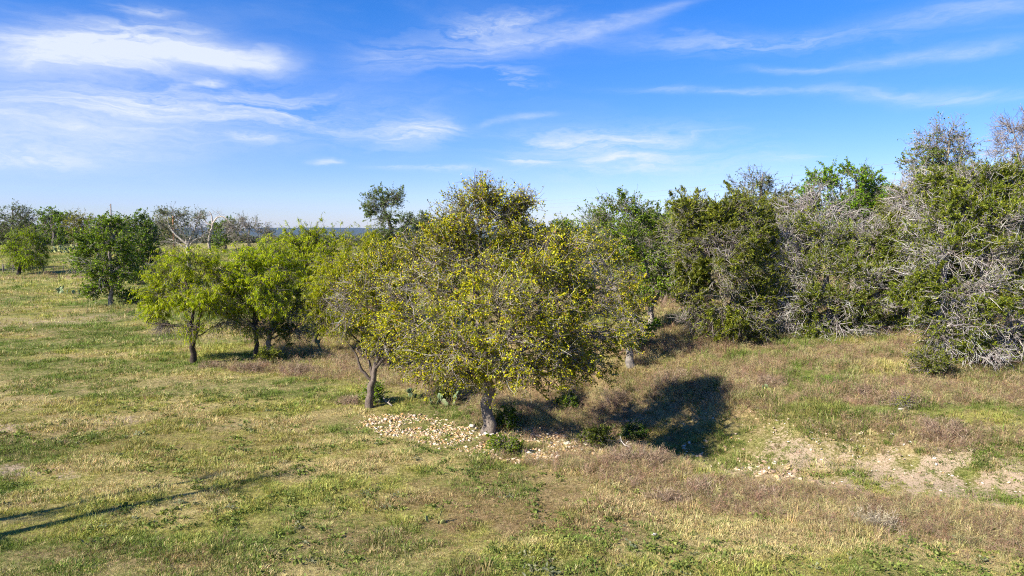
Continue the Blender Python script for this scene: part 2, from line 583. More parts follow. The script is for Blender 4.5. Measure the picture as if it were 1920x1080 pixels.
def ground_mat():
    m, t, out = mat_new('ground')
    c = attr(t, 'col')
    so = t.new('ShaderNodeAttribute')
    so.attribute_name = 'soil'
    g = t.new('ShaderNodeNewGeometry')
    pos = g.outputs['Position']
    n1 = t.noise(pos, 2.3, 6, 0.62)
    n2 = t.noise(pos, 11, 5, 0.68, 0.4)
    n3 = t.noise(pos, 42, 4, 0.7)
    k = t.ramp(n2, [(0.32, (0.28, 0.26, 0.22)), (0.46, (0.72, 0.70, 0.66)), (0.58, (1.08, 1.08, 1.05)), (0.74, (1.6, 1.5, 1.3))])
    cc = t.mix(1.0, c, k, 'MULTIPLY')
    # clods of leaf litter and bare earth between the tufts
    earth = t.ramp(n3, [(0.3, (0.09, 0.058, 0.034)), (0.5, (0.22, 0.145, 0.08)), (0.75, (0.42, 0.32, 0.20))])
    cc = t.mix(1.0, cc, t.ramp(n3, [(0.3, (0.5, 0.48, 0.42)), (0.5, (1.0, 1.0, 1.0)), (0.7, (1.55, 1.5, 1.4))]), 'MULTIPLY')
    f = t.math('MULTIPLY', t.math('SUBTRACT', t.math('ADD', t.math('MULTIPLY', n1, 0.5), t.math('MULTIPLY', n2, 0.5)), 0.46), 5.0, clamp=True)
    cc = t.mix(t.math('MULTIPLY', f, 0.6), cc, earth)
    sc = t.ramp(n3, [(0.25, (0.18, 0.13, 0.09)), (0.5, (0.38, 0.285, 0.19)), (0.75, (0.58, 0.46, 0.33))])
    sf = t.math('MULTIPLY', t.math('ADD', t.math('SUBTRACT', so.outputs['Fac'], 0.62), t.math('MULTIPLY', t.math('SUBTRACT', t.math('ADD', n2, t.math('ADD', t.math('MULTIPLY', n1, 0.6), t.math('MULTIPLY', n3, 0.5))), 1.0), 2.6)), 2.2, clamp=True)
    cc = t.mix(sf, cc, sc)
    p = t.new('ShaderNodeBsdfPrincipled')
    t.put(p.inputs['Base Color'], cc)
    p.inputs['Roughness'].default_value = 0.95
    p.inputs['Specular IOR Level'].default_value = 0.1
    b = t.new('ShaderNodeBump')
    b.inputs['Strength'].default_value = 0.8
    b.inputs['Distance'].default_value = 0.06
    t.put(b.inputs['Height'], t.math('ADD', t.math('MULTIPLY', n2, 0.8), t.math('MULTIPLY', n3, 0.35)))
    t.l.new(b.outputs[0], p.inputs['Normal'])
    t.l.new(p.outputs[0], out.inputs[0])
    return m


def build_ground():
    xs = axis(-26000, -26, 26, 26000, .34, 1.08)
    ys = axis(-3000, 8, 48, 26000, .34, 1.07)
    X, Y = np.meshgrid(xs, ys)
    x, y = X.ravel(), Y.ravel()
    z = height(x, y)
    col, soil, weed, tall, gr, sw = cover(x, y)
    col = col * (1 - weed[:, None]) + WEED * weed[:, None]
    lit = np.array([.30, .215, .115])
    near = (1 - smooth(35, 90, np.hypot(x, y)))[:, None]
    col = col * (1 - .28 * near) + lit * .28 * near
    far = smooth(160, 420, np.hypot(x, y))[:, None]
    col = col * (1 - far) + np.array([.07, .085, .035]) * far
    nx, ny = len(xs), len(ys)
    i = np.arange(nx - 1)[None, :] + np.arange(ny - 1)[:, None] * nx
    F = np.stack([i, i + 1, i + 1 + nx, i + nx], -1).reshape(-1, 4)
    a = Acc()
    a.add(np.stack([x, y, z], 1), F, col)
    me = a.mesh('ground', ground_mat(), True)
    at = me.attributes.new('soil', 'FLOAT', 'POINT')
    at.data.foreach_set('value', soil.astype(np.float32))
    o = obj('ground', me)
    tag(o, 'dry meadow ground with a shallow eroded wash across it', kind='structure')


build_ground()


def build_hills():
    m, t, out = mat_new('wooded_hill')
    g = t.new('ShaderNodeNewGeometry')
    n = t.noise(g.outputs['Position'], 0.012, 6, 0.7)
    c = t.ramp(n, [(0.35, (0.014, 0.022, 0.012)), (0.55, (0.03, 0.042, 0.02)), (0.72, (0.12, 0.105, 0.07))])
    p = t.new('ShaderNodeBsdfPrincipled')
    t.put(p.inputs['Base Color'], c)
    p.inputs['Roughness'].default_value = 1
    t.l.new(p.outputs[0], out.inputs[0])
    for name, yc, wy, x0, x1, top, sd in [('hills', 9500, 2200, -16000, 16000, 84, 1), ('hills', 5200, 1100, -1500, 9000, 66, 7)]:
        xs = np.linspace(x0, x1, 260)
        ys = np.linspace(yc - wy, yc + wy, 26)
        X, Y = np.meshgrid(xs, ys)
        prof = np.cos(np.clip((Y - yc) / wy, -1, 1) * np.pi / 2) ** 1.3
        ends = smooth(x0, x0 + 900, X) * (1 - smooth(x1 - 900, x1, X))
        hgt = top * (.52 + .85 * fbm(X * .0009, Y * .0005, sd, 4) + .10 * (fbm(X * .006, Y * .006, sd + 3, 3) - .5))
        Z = -30 + (hgt + 30) * prof * ends
        i = np.arange(len(xs) - 1)[None, :] + np.arange(len(ys) - 1)[:, None] * len(xs)
        F = np.stack([i, i + 1, i + 1 + len(xs), i + len(xs)], -1).reshape(-1, 4)
        a = Acc()
        a.add(np.stack([X, Y, Z], -1), F, np.array([.1, .1, .1]))
        tag(obj(name, a.mesh(name, m, True)), 'low wooded ridge on the horizon, blue with distance' if yc > 8000 else 'nearer low ridge on the horizon behind the yellow-green tree', kind='structure')


build_hills()


def build_haze():
    bm = bmesh.new()
    bmesh.ops.create_cube(bm, size=1)
    me = bpy.data.meshes.new('haze')
    bm.to_mesh(me)
    bm.free()
    m, t, out = mat_new('haze')
    v = t.new('ShaderNodeVolumePrincipled')
    v.inputs['Color'].default_value = (0.26, 0.52, 1.0, 1)
    v.inputs['Density'].default_value = 0.000024
    v.inputs['Anisotropy'].default_value = 0.0
    t.l.new(v.outputs[0], out.inputs['Volume'])
    me.materials.append(m)
    o = obj('haze', me, None, (0, 11000, 35))
    o.scale = (64000, 60000, 170)
    tag(o, 'thin blue air between the meadow and the ridge', kind='stuff')


build_haze()

# ------------------------------------------------------------------ trees
TWIG_PALE = [(.36, .32, .275), (.21, .18, .15), (.12, .095, .078)]
TWIG_LIGHT = [(.36, .32, .27), (.19, .16, .13), (.09, .072, .056)]
TWIG_GREY = [(.46, .425, .385), (.34, .305, .27), (.20, .17, .15)]
TWIG_DEAD = [(.36, .325, .285), (.26, .225, .19), (.16, .13, .11)]
TWIG_DARK = [(.16, .13, .105), (.22, .19, .16), (.11, .09, .07)]

KIND = {
    # leaf length/width, leaves per site, colours and weights, droop, twig colours
    'elm': dict(ln=(.05, .08), wd=(.032, .05), cols=[(.46, .42, .006), (.33, .335, .007), (.50, .43, .008), (.15, .18, .012), (.52, .25, .05)], w=[5, 6, 1.5, 4, .3], twig=TWIG_LIGHT, mat=M_ELM, droop=-.05),
    'green': dict(ln=(.07, .12), wd=(.05, .075), cols=[(.145, .235, .010), (.205, .295, .012), (.085, .145, .010), (.27, .33, .02)], w=[4, 3, 3, 1], twig=TWIG_PALE, mat=M_LEAF, droop=0),
    'oak': dict(ln=(.06, .10), wd=(.04, .06), cols=[(.105, .135, .035), (.14, .17, .05), (.07, .09, .026), (.19, .20, .075)], w=[4, 3, 3, 1.5], twig=TWIG_DARK, mat=M_LEAF, droop=0),
    'mesquite': dict(ln=(.12, .24), wd=(.022, .036), cols=[(.34, .40, .005), (.42, .46, .006), (.20, .28, .005), (.50, .50, .02)], w=[4, 3, 2.4, 1], twig=TWIG_DARK, mat=M_FEATHER, droop=.75),
    'juniper': dict(ln=(.06, .13), wd=(.022, .042), cols=[(.135, .165, .014), (.19, .21, .018), (.070, .09, .012), (.26, .26, .02)], w=[4, 3, 3, 1.2], twig=TWIG_DEAD, mat=M_NEEDLE, droop=-.1),
    'bare': dict(ln=(.05, .08), wd=(.03, .045), cols=[(.12, .14, .03), (.2, .17, .05)], w=[1, 1], twig=TWIG_DEAD, mat=M_LEAF, droop=0),
}


def path_points(pts, n):
    pts = np.array(pts, dtype=float)
    t = np.linspace(0, len(pts) - 1, n)
    k = np.minimum(t.astype(int), len(pts) - 2)
    f = (t - k)[:, None]
    m = np.gradient(pts, axis=0)
    p0, p1, m0, m1 = pts[k], pts[k + 1], m[k], m[k + 1]
    return (2 * f ** 3 - 3 * f ** 2 + 1) * p0 + (f ** 3 - 2 * f ** 2 + f) * m0 + (-2 * f ** 3 + 3 * f ** 2) * p1 + (f ** 3 - f ** 2) * m1


def make_tree(name, kind, trunks, lobes, seed, nb=16, nt=10, ns=2, nl=5, bark=(.20, .17, .14), scale=1.0, leafy=1.0, tw=1.0,
              twigcol=None, lf=1.0, inner=.0, dead_low=0.0, limb_r=.42, col_mul=(1, 1, 1), up=.25, twl=1.0, sides=10, gapk=.12):
    """trunks: list of (list of points, list of radii); lobes: list of (x, y, z, rx, ry, rz[, leafiness]) in metres from the base.
    returns a list of (part name, mesh)"""
    rng = np.random.default_rng(seed)
    K = KIND[kind]
    bark = np.array(bark)
    parts = []
    tp, tr, tb = [], [], []
    for (pts, rad) in trunks:
        n = 16
        p = path_points(pts, n)
        r = np.interp(np.linspace(0, 1, n), np.linspace(0, 1, len(rad)), rad)
        p[1:-1] += rng.normal(size=(n - 2, 3)) * r[1:-1, None] * .22
        a = Acc()
        flare = r.copy()
        if abs(pts[0][2]) < .3:
            flare[0] *= 1.28
            flare[1] *= 1.12
        tubes(a, p[None], flare[None], bark, sides)
        ang = np.arange(sides) / sides * 2 * np.pi
        wob = 1 + .10 * np.sin(ang * 3 + seed) + .06 * np.sin(ang * 5)
        v = a.v[0].reshape(n, sides, 3)
        a.v[0] = (p[:, None] + (v - p[:, None]) * wob[None, :, None]).reshape(-1, 3)
        parts.append(('trunk', a.mesh(name + '_trunk', M_BARK, True)))
        tp.append(p)
        tr.append(r)
    TP, TR = np.concatenate(tp), np.concatenate(tr)
    twig_acc, leaf_acc = Acc(), Acc()
    tcols = twigcol or K['twig']
    cen = np.array([l[:3] for l in lobes]).mean(0)
    LP, LD, LC = [], [], []
    for li, lobe in enumerate(lobes):
        c = np.array(lobe[:3], float)
        rad = np.array(lobe[3:6], float)
        leafiness = (lobe[6] if len(lobe) > 6 else 1.0) * leafy
        hd = np.hypot(TP[:, 0] - c[0], TP[:, 1] - c[1])
        want = c[2] - .55 * hd - .25 * rad[2]
        score = np.abs(TP[:, 2] - want) + .45 * hd + np.where(TP[:, 2] > c[2], 2.0, 0) + np.where(TP[:, 2] < TP[:, 2].max() * .22, 3.0, 0)
        k = int(np.argmin(score))
        s0, r0 = TP[k], max(TR[k] * limb_r, .022 * scale)
        end = c + rng.normal(size=3) * rad * .15
        L = np.linalg.norm(end - s0) + 1e-6
        ctrl = s0 + (end - s0) * .45 + np.array([0, 0, 1]) * L * rng.uniform(.0, up) + rng.normal(size=3) * L * .07
        lp = bezier(s0[None], ctrl[None], end[None], 11)
        lp[:, 1:-1] += rng.normal(size=(1, 9, 3)) * L * .022
        lr = np.linspace(r0, r0 * .35, 11)[None]
        a = Acc()
        tubes(a, lp, lr, bark * rng.uniform(.9, 1.25), 6)
        # branches
        n_b = max(3, int(nb * rng.uniform(.8, 1.2)))
        u = norm(rng.normal(size=(n_b, 3)))
        tgt = c + u * rad * (rng.uniform(.25, 1, (n_b, 1)) ** .45)
        st_t = rng.uniform(.35, 1.0, n_b)
        st = np.stack([np.interp(st_t, np.linspace(0, 1, 11), lp[0, :, q]) for q in range(3)], 1)
        BL = np.linalg.norm(tgt - st, axis=1, keepdims=True)
        ctrl = st + (tgt - st) * .5 + rng.normal(size=(n_b, 3)) * BL * .16 + np.array([0, 0, 1]) * BL * rng.uniform(-.05, .2, (n_b, 1))
        bp = bezier(st, ctrl, tgt, 6)
        bp[:, 1:-1] += rng.normal(size=(n_b, 4, 3)) * BL[:, None] * .035
        br0 = np.clip(lr[0, -1] * .75, .010 * scale, .05) * rng.uniform(.6, 1.1, (n_b, 1))
        tubes(a, bp, br0 * np.linspace(1, .4, 6)[None], bark * 1.15 * rng.uniform(.8, 1.25), 4)
        parts.append(('branch', a.mesh(name + '_branch', M_BARK, True)))
        # twigs
        N = n_b * nt
        bi = np.repeat(np.arange(n_b), nt)
        tt = rng.uniform(.2, 1, N)
        q = tt * 5
        k0 = np.minimum(q.astype(int), 4)
        f = (q - k0)[:, None]
        ts = bp[bi, k0] * (1 - f) + bp[bi, k0 + 1] * f
        bd = norm(bp[bi, k0 + 1] - bp[bi, k0])
        outw = norm(ts - (c * .6 + cen * .4))
        td = norm(bd * .55 + outw * .45 + rng.normal(size=(N, 3)) * .5 + np.array([0, 0, -K['droop'] * .35]))
        tl = rng.uniform(.25, .75, (N, 1)) * scale * twl
        te = ts + td * tl
        tm = ts + td * tl * .5 + rng.normal(size=(N, 3)) * tl * .10
        tc = pick(tcols, [3, 3, 2], N, rng, .25)
        TT, TE, TC = [np.stack([ts, tm, te], 1)], [te], [tc]
        tubes(twig_acc, TT[0], np.broadcast_to(np.array([.0085, .0065, .004]) * scale * tw, (N, 3)), tc, 3)
        segs_s, segs_e = [ts], [te]
        if ns:
            M = N * ns
            ti = np.repeat(np.arange(N), ns)
            f = rng.uniform(.25, 1, (M, 1))
            ss = ts[ti] * (1 - f) + te[ti] * f
            sdv = norm(td[ti] * .5 + rng.normal(size=(M, 3)) * .65 + np.array([0, 0, -K['droop'] * .6]))
            sl = rng.uniform(.12, .38, (M, 1)) * scale * twl
            se = ss + sdv * sl
            tubes(twig_acc, np.stack([ss, se], 1), np.broadcast_to(np.array([.0055, .003]) * scale * tw, (M, 2)), tc[ti], 3)
            segs_s.append(ss)
            segs_e.append(se)
        S, E = np.concatenate(segs_s), np.concatenate(segs_e)
        n_l = int(len(S) * nl * leafiness)
        if n_l > 0:
            # leaves gather on some twigs and leave others bare
            wgt = rng.uniform(0, 1, len(S)) ** 2.2 + .02
            gap = fbm(S[:, 0] * .9 / scale + 3 * seed, S[:, 2] * .9 / scale + S[:, 1] * .7, seed + 5, 3)
            wgt = wgt * (gapk + smooth(.36, .58, gap))
            if dead_low:
                zz = (S[:, 2] - c[2]) / rad[2]
                clump = fbm(S[:, 0] * 1.1 / scale + 7 * seed, S[:, 2] * 1.1 / scale + S[:, 1] * .8, seed, 3)
                wgt = wgt * (smooth(.5 - dead_low * .02, .58, clump + .10 * zz) + .03)
            si = rng.choice(len(S), n_l, p=wgt / wgt.sum())
            f = rng.uniform(.15, 1.05, (n_l, 1))
            LP.append(S[si] * (1 - f) + E[si] * f + rng.normal(size=(n_l, 3)) * .018 * scale)
            dd = norm(E[si] - S[si]) * .5 + rng.normal(size=(n_l, 3)) * .55
            dd[:, 2] -= K['droop'] * 1.3
            if kind == 'juniper':
                dd[:, 2] += .35
            LD.append(dd)
            clumpc = .78 + .44 * vnoise(LP[-1][:, 0] * 1.6 / scale + seed, LP[-1][:, 2] * 1.6 / scale + LP[-1][:, 1], seed)
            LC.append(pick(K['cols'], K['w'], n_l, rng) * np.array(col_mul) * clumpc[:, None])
    if twig_acc.n:
        parts.append(('twigs', twig_acc.mesh(name + '_twigs', M_TWIG)))
    if LP:
        P, D, Cc = np.concatenate(LP), np.concatenate(LD), np.concatenate(LC)
        n = len(P)
        leaves(leaf_acc, P, D, rng.uniform(*K['ln'], n) * lf, rng.uniform(*K['wd'], n) * lf, Cc, rng)
        parts.append(('crown', leaf_acc.mesh(name + '_crown', K['mat'])))
    return parts


def place(name, parts, loc, label, cat='tree', group=None, rotz=0.0, s=1.0):
    e = obj(name, None, None, tuple(float(v) for v in loc))
    e.rotation_euler = (0, 0, rotz)
    e.scale = (s, s, s)
    tag(e, label, cat, group)
    for (pn, me) in parts:
        obj(pn, me, e)
    return e


def lob(base, Y, items):
    """lobes given as seen in the photograph (centre px, py, half width, half height in px, depth offset m[, leafiness]) -> metres from the base"""
    out = []
    for it in items:
        px, py, hw, hh, dy = it[:5]
        y = Y + dy
        d = pix_dir(px, py)
        k = y / d[1]
        s = k / FPX
        out.append((d[0] * k - base[0], y - base[1], CAM_H + d[2] * k - base[2], hw * s, max(hw, hh) * s * .95, hh * s) + tuple(it[5:]))
    return out


def spot(base, px, py, dy=0.0):
    d = pix_dir(px, py)
    k = (base[1] + dy) / d[1]
    return (d[0] * k - base[0], dy, CAM_H + d[2] * k - base[2])


G_WASH = 'trees along the wash'
G_WOOD = 'trees of the thicket on the far bank'
G_PAST = 'trees in the pasture behind'

# --- the yellow-green tree on the rubble, in the middle of the picture
b = ground_at(915, 812)
Yc = b[1]
lobes = lob(b, Yc, [
    (900, 378, 26, 32, 0, .6), (858, 398, 30, 32, .3, .55), (928, 394, 18, 26, .1, .5), (962, 402, 20, 26, .3, .45), (984, 384, 12, 14, .3, .5), (905, 430, 62, 36, 0), (845, 440, 45, 36, -.6), (800, 470, 48, 36, .2), (985, 450, 50, 34, .5), (1045, 455, 44, 30, .6), (900, 500, 60, 40, -1.4), (990, 520, 60, 44, -1.4),
    (840, 485, 70, 48, -.6), (930, 485, 75, 52, .6), (1010, 480, 62, 42, 0), (775, 525, 58, 50, .2), (735, 575, 42, 48, .4, .8),
    (1085, 500, 66, 50, .4), (1140, 545, 42, 50, .5), (830, 565, 75, 56, -1.8), (930, 570, 85, 58, -2.2), (1030, 570, 80, 56, -1.6), (1115, 605, 66, 52, -.3),
    (1150, 640, 40, 42, .6), (785, 620, 62, 54, -.8), (860, 650, 76, 52, -2.4), (960, 650, 85, 52, -2.6), (1055, 655, 78, 48, -1.4), (800, 680, 48, 36, -1.0),
    (870, 694, 52, 24, -1.6), (965, 698, 58, 24, -1.6), (1045, 696, 58, 28, -.8), (1110, 680, 44, 36, .2),
    (850, 520, 80, 60, 2.2), (960, 530, 84, 60, 2.4), (1060, 550, 80, 56, 2.2), (830, 625, 70, 50, 2.0), (1000, 630, 84, 46, 2.4)])
trunks = [([(0, 0, 0), spot(b, 915, 755), spot(b, 909, 670, -.2), spot(b, 893, 560, -.1), spot(b, 900, 470), spot(b, 905, 400)], [.185, .165, .14, .105, .06, .02]),
          ([spot(b, 909, 690), spot(b, 955, 625, -.5), spot(b, 1000, 560, -.6), spot(b, 1040, 500, -.2)], [.11, .09, .06, .025]),
          ([spot(b, 907, 680), spot(b, 860, 620, .5), spot(b, 815, 560, .7), spot(b, 780, 510, .3)], [.10, .08, .055, .02])]
pt = make_tree('elm', 'elm', trunks, lobes, 3, nb=17, nt=8, ns=2, nl=6.6, gapk=.10, tw=1.05, bark=(.21, .175, .145))
place('elm_tree', pt, b, 'wide yellow-green tree with grey trunk standing in the limestone rubble', group=G_WASH)

# --- small one of the same kind to its left, with dead grey stems at the foot
b = ground_at(692, 764)
lobes = lob(b, b[1], [(720, 480, 44, 34, .3), (690, 520, 46, 40, -.3), (745, 530, 40, 40, .2), (655, 545, 26, 40, -.4, .25), (700, 585, 46, 40, -.6), (640, 590, 24, 40, -.2, .12),
                      (745, 600, 40, 40, .2), (715, 635, 34, 26, 0, .8), (760, 640, 30, 30, .5)])
trunks = [([(0, 0, 0), spot(b, 697, 715), spot(b, 712, 660, .1), spot(b, 716, 590, .1), spot(b, 715, 500)], [.12, .11, .075, .05, .02]),
          ([spot(b, 696, 712), spot(b, 676, 690, -.1), spot(b, 668, 665, -.2), spot(b, 650, 640, -.3)], [.06, .05, .035, .015]),
          ([spot(b, 697, 705), spot(b, 690, 670, .2), spot(b, 668, 655, .2), spot(b, 690, 640, .4)], [.045, .035, .025, .012]),
          ([spot(b, 704, 690), spot(b, 735, 650, .2), spot(b, 760, 600, .4)], [.06, .045, .02])]
pt = make_tree('young_elm', 'elm', trunks, lobes, 5, nb=13, nt=8, ns=2, nl=10, gapk=.3, bark=(.17, .135, .11), twigcol=TWIG_DEAD)
place('elm_tree', pt, b, 'small yellow-green tree with forked trunk and bare grey stems above the rubble end', group=G_WASH)

# --- yellow tree with pale leaning trunk behind the big one
b = ground_at(1183, 688)
lobes = lob(b, b[1], [(1110, 460, 50, 34, 0), (1150, 490, 44, 40, .4), (1060, 470, 50, 34, .6), (1170, 540, 40, 40, -.4), (1130, 560, 50, 44, .4), (1190, 590, 34, 34, 0, .8), (1040, 520, 50, 40, 1.2), (1165, 625, 34, 26, -.5, .7)])
trunks = [([(0, 0, 0), spot(b, 1178, 640), spot(b, 1170, 590, .1), spot(b, 1150, 530, .2), spot(b, 1120, 470, .2)], [.17, .14, .11, .07, .025])]
pt = make_tree('leaning_elm', 'elm', trunks, lobes, 8, nb=12, nt=8, ns=2, nl=7.5, bark=(.27, .24, .21), scale=1.15, lf=1.15)
place('elm_tree', pt, b, 'yellow-green tree with mottled pale trunk behind the big tree on the rubble', group=G_WASH)

# --- mesquites on the meadow's edge
b = ground_at(362, 682)
lobes = lob(b, b[1], [(345, 492, 30, 22, 0), (312, 512, 34, 26, .2), (385, 500, 36, 28, .2), (290, 545, 30, 22, -.2), (335, 545, 40, 28, -.7), (385, 545, 36, 28, -.5), (425, 520, 26, 30, .3),
                      (295, 572, 24, 14, .3, .7), (395, 570, 30, 16, -.4, .35), (420, 555, 26, 22, .6, .8), (340, 520, 40, 26, 1.2), (360, 610, 24, 10, -.3, .25), (320, 606, 30, 8, .2, .0), (430, 600, 28, 12, .1, .06)])
trunks = [([(0, 0, 0), spot(b, 360, 645), spot(b, 357, 622), spot(b, 362, 570, .1), spot(b, 345, 520, .1)], [.135, .115, .10, .06, .02]),
          ([spot(b, 361, 650), spot(b, 367, 622, -.1), spot(b, 378, 580, -.1), spot(b, 390, 520)], [.085, .08, .05, .02]),
          ([spot(b, 361, 618), spot(b, 335, 612, -.2), spot(b, 300, 608, -.2), spot(b, 275, 606, -.1)], [.05, .04, .025, .01])]
pt = make_tree('mesquite', 'mesquite', trunks, lobes, 12, nb=13, nt=8, ns=2, nl=7.5, gapk=.3, bark=(.075, .058, .045), scale=1.1, lf=1.0)
place('mesquite_tree', pt, b, 'lime-green mesquite with dark forked trunk, first from the open meadow', group=G_WASH)

b = ground_at(478, 676)
lobes = lob(b, b[1], [(455, 490, 34, 26, 0), (500, 480, 40, 26, .3), (535, 505, 30, 30, .4), (440, 525, 28, 28, -.3), (485, 525, 40, 30, -.6), (455, 560, 30, 22, -.5), (500, 560, 32, 24, -.4, .6), (440, 588, 24, 12, 0, .1), (520, 540, 34, 30, .6), (470, 500, 40, 30, 1.2), (470, 610, 28, 14, -.3, .2)])
trunks = [([(0, 0, 0), spot(b, 480, 640), spot(b, 476, 600), spot(b, 480, 550), spot(b, 480, 500)], [.115, .10, .08, .05, .02]),
          ([spot(b, 478, 610), spot(b, 498, 570, .1), spot(b, 520, 520, .2)], [.06, .045, .015])]
pt = make_tree('mesquite_b', 'mesquite', trunks, lobes, 13, nb=13, nt=8, ns=2, nl=7.5, gapk=.4, bark=(.065, .05, .04), scale=1.1, col_mul=(1.05, 1.08, .9))
place('mesquite_tree', pt, b, 'green mesquite with single dark trunk beside the little juniper sprout', group=G_WASH)

b = at_depth(585, 41)
lobes = lob(b, 41, [(585, 440, 34, 20, 0), (545, 460, 36, 26, 0), (625, 455, 36, 26, .2), (590, 475, 44, 30, -.8), (540, 505, 40, 30, -.5), (640, 495, 40, 32, -.3), (590, 525, 48, 34, -1.0), (640, 550, 40, 34, -.3), (560, 565, 40, 30, -.3), (610, 590, 44, 28, -.4), (590, 490, 50, 36, 1.4), (500, 480, 30, 26, .5), (560, 450, 34, 22, .4)])
trunks = [([(0, 0, 0), (.1, 0, 1.2), (0, .1, 2.6), (.1, 0, 4.6)], [.17, .15, .11, .04])]
pt = make_tree('mesquite_c', 'mesquite', trunks, lobes, 14, nb=15, nt=7, ns=2, nl=8.5, gapk=.6, bark=(.075, .06, .05), scale=1.3, lf=1.2)
place('mesquite_tree', pt, b, 'rounded bright green mesquite below the blue ridge', group=G_WASH)

b = at_depth(680, 38)
lobes = lob(b, 38, [(680, 455, 40, 24, 0), (640, 490, 36, 28, 0), (720, 475, 34, 26, .3), (670, 500, 46, 32, -.8), (625, 540, 34, 30, -.2), (700, 535, 44, 32, -.8), (640, 580, 40, 30, -.5), (600, 560, 28, 26, .0), (600, 600, 28, 18, -.3, .5), (660, 610, 40, 20, -.3, .5), (680, 520, 50, 40, 1.4), (740, 500, 34, 30, .5), (760, 540, 34, 34, .8), (715, 580, 40, 34, .2), (610, 510, 34, 30, .6)])
trunks = [([(0, 0, 0), (-.1, 0, 1.2), (.1, .1, 2.8), (.2, 0, 4.6)], [.16, .14, .10, .04])]
pt = make_tree('mesquite_d', 'mesquite', trunks, lobes, 15, nb=15, nt=7, ns=2, nl=8.5, gapk=.6, bark=(.075, .06, .05), scale=1.3, lf=1.15, col_mul=(1.1, 1.0, .9))
place('mesquite_tree', pt, b, 'yellowish mesquite directly behind the small forked yellow-green tree', group=G_WASH)

# --- juniper behind the second mesquite
b = ground_at(503, 668)
lobes = lob(b, b[1], [(530, 560, 30, 30, 0), (500, 585, 32, 28, -.2), (555, 590, 34, 28, .2), (520, 618, 36, 22, -.5), (570, 618, 28, 18, 0), (485, 560, 26, 30, .4, .5), (520, 520, 30, 34, .3, .3)])
trunks = [([(0, 0, 0), spot(b, 505, 635), spot(b, 515, 600), spot(b, 525, 550), spot(b, 525, 510)], [.14, .12, .09, .05, .02])]
pt = make_tree('juniper_small', 'juniper', trunks, lobes, 21, nb=14, nt=9, ns=2, nl=8, bark=(.30, .25, .21), scale=1.1, dead_low=1)
place('juniper_tree', pt, b, 'dark juniper with pale grey trunk between mesquites', group=G_WASH)

# --- thicket on the far bank
b = ground_at(1222, 625)
lobes = lob(b, b[1], [(1160, 385, 40, 26, 0, .55), (1195, 400, 36, 28, .3, .55), (1125, 415, 34, 28, .2, .6), (1230, 425, 40, 32, .2, .8), (1160, 440, 50, 34, -.6, .8), (1210, 470, 50, 38, -.8, .8), (1130, 465, 40, 34, .3, .7), (1250, 480, 40, 40, 0), (1170, 505, 50, 34, -.4, .7), (1225, 525, 44, 34, -.4, .7), (1265, 430, 36, 34, .6), (1190, 550, 34, 24, -.2, .5)])
trunks = [([(0, 0, 0), spot(b, 1221, 590), spot(b, 1222, 545), spot(b, 1210, 490), spot(b, 1190, 430)], [.17, .15, .12, .08, .03]),
          ([spot(b, 1222, 575), spot(b, 1245, 530, -.2), spot(b, 1250, 470), spot(b, 1240, 420)], [.10, .08, .05, .02]),
          ([spot(b, 1222, 570), spot(b, 1195, 555, -.3), spot(b, 1175, 515, -.4)], [.09, .07, .03])]
pt = make_tree('elm_green', 'green', trunks, lobes, 31, nb=15, nt=8, ns=2, nl=9.0, gapk=.4, bark=(.36, .31, .27), scale=1.25, lf=1.0)
place('leafy_tree', pt, b, 'thin-leaved fresh green tree with pale trunk, first of the thicket', group=G_WOOD)

b = ground_at(1347, 645)
lobes = lob(b, b[1], [(1300, 400, 34, 26, 0), (1350, 405, 36, 26, .2), (1390, 395, 22, 24, .3), (1410, 430, 32, 30, .3), (1280, 440, 36, 30, .3), (1330, 445, 44, 34, -.5), (1380, 460, 44, 36, -.6), (1290, 490, 40, 36, 0), (1345, 505, 48, 38, -.9), (1400, 510, 40, 38, -.3), (1300, 550, 36, 34, -.3, .6), (1370, 560, 44, 34, -.9, .8), (1420, 560, 34, 36, 0), (1385, 600, 42, 22, -.9), (1330, 590, 30, 24, -.2, .3)])
trunks = [([(0, 0, 0), spot(b, 1335, 615, -.1), spot(b, 1312, 590, -.2), spot(b, 1303, 540, 0), spot(b, 1325, 470, 0), spot(b, 1345, 415)], [.15, .13, .11, .09, .06, .02]),
          ([(0.03, .02, 0.05), spot(b, 1360, 610, .2), spot(b, 1375, 550, .3), spot(b, 1390, 470, .3)], [.11, .09, .07, .03])]
pt = make_tree('juniper_a', 'juniper', trunks, lobes, 33, nb=17, nt=9, ns=2, nl=15, gapk=.3, bark=(.22, .165, .13), scale=1.3, lf=1.2, dead_low=1, col_mul=(1.12, 1.1, 1))
pj_a = pt
place('juniper_tree', pt, b, 'olive-green juniper with bent reddish trunk in the middle of the thicket', group=G_WOOD)

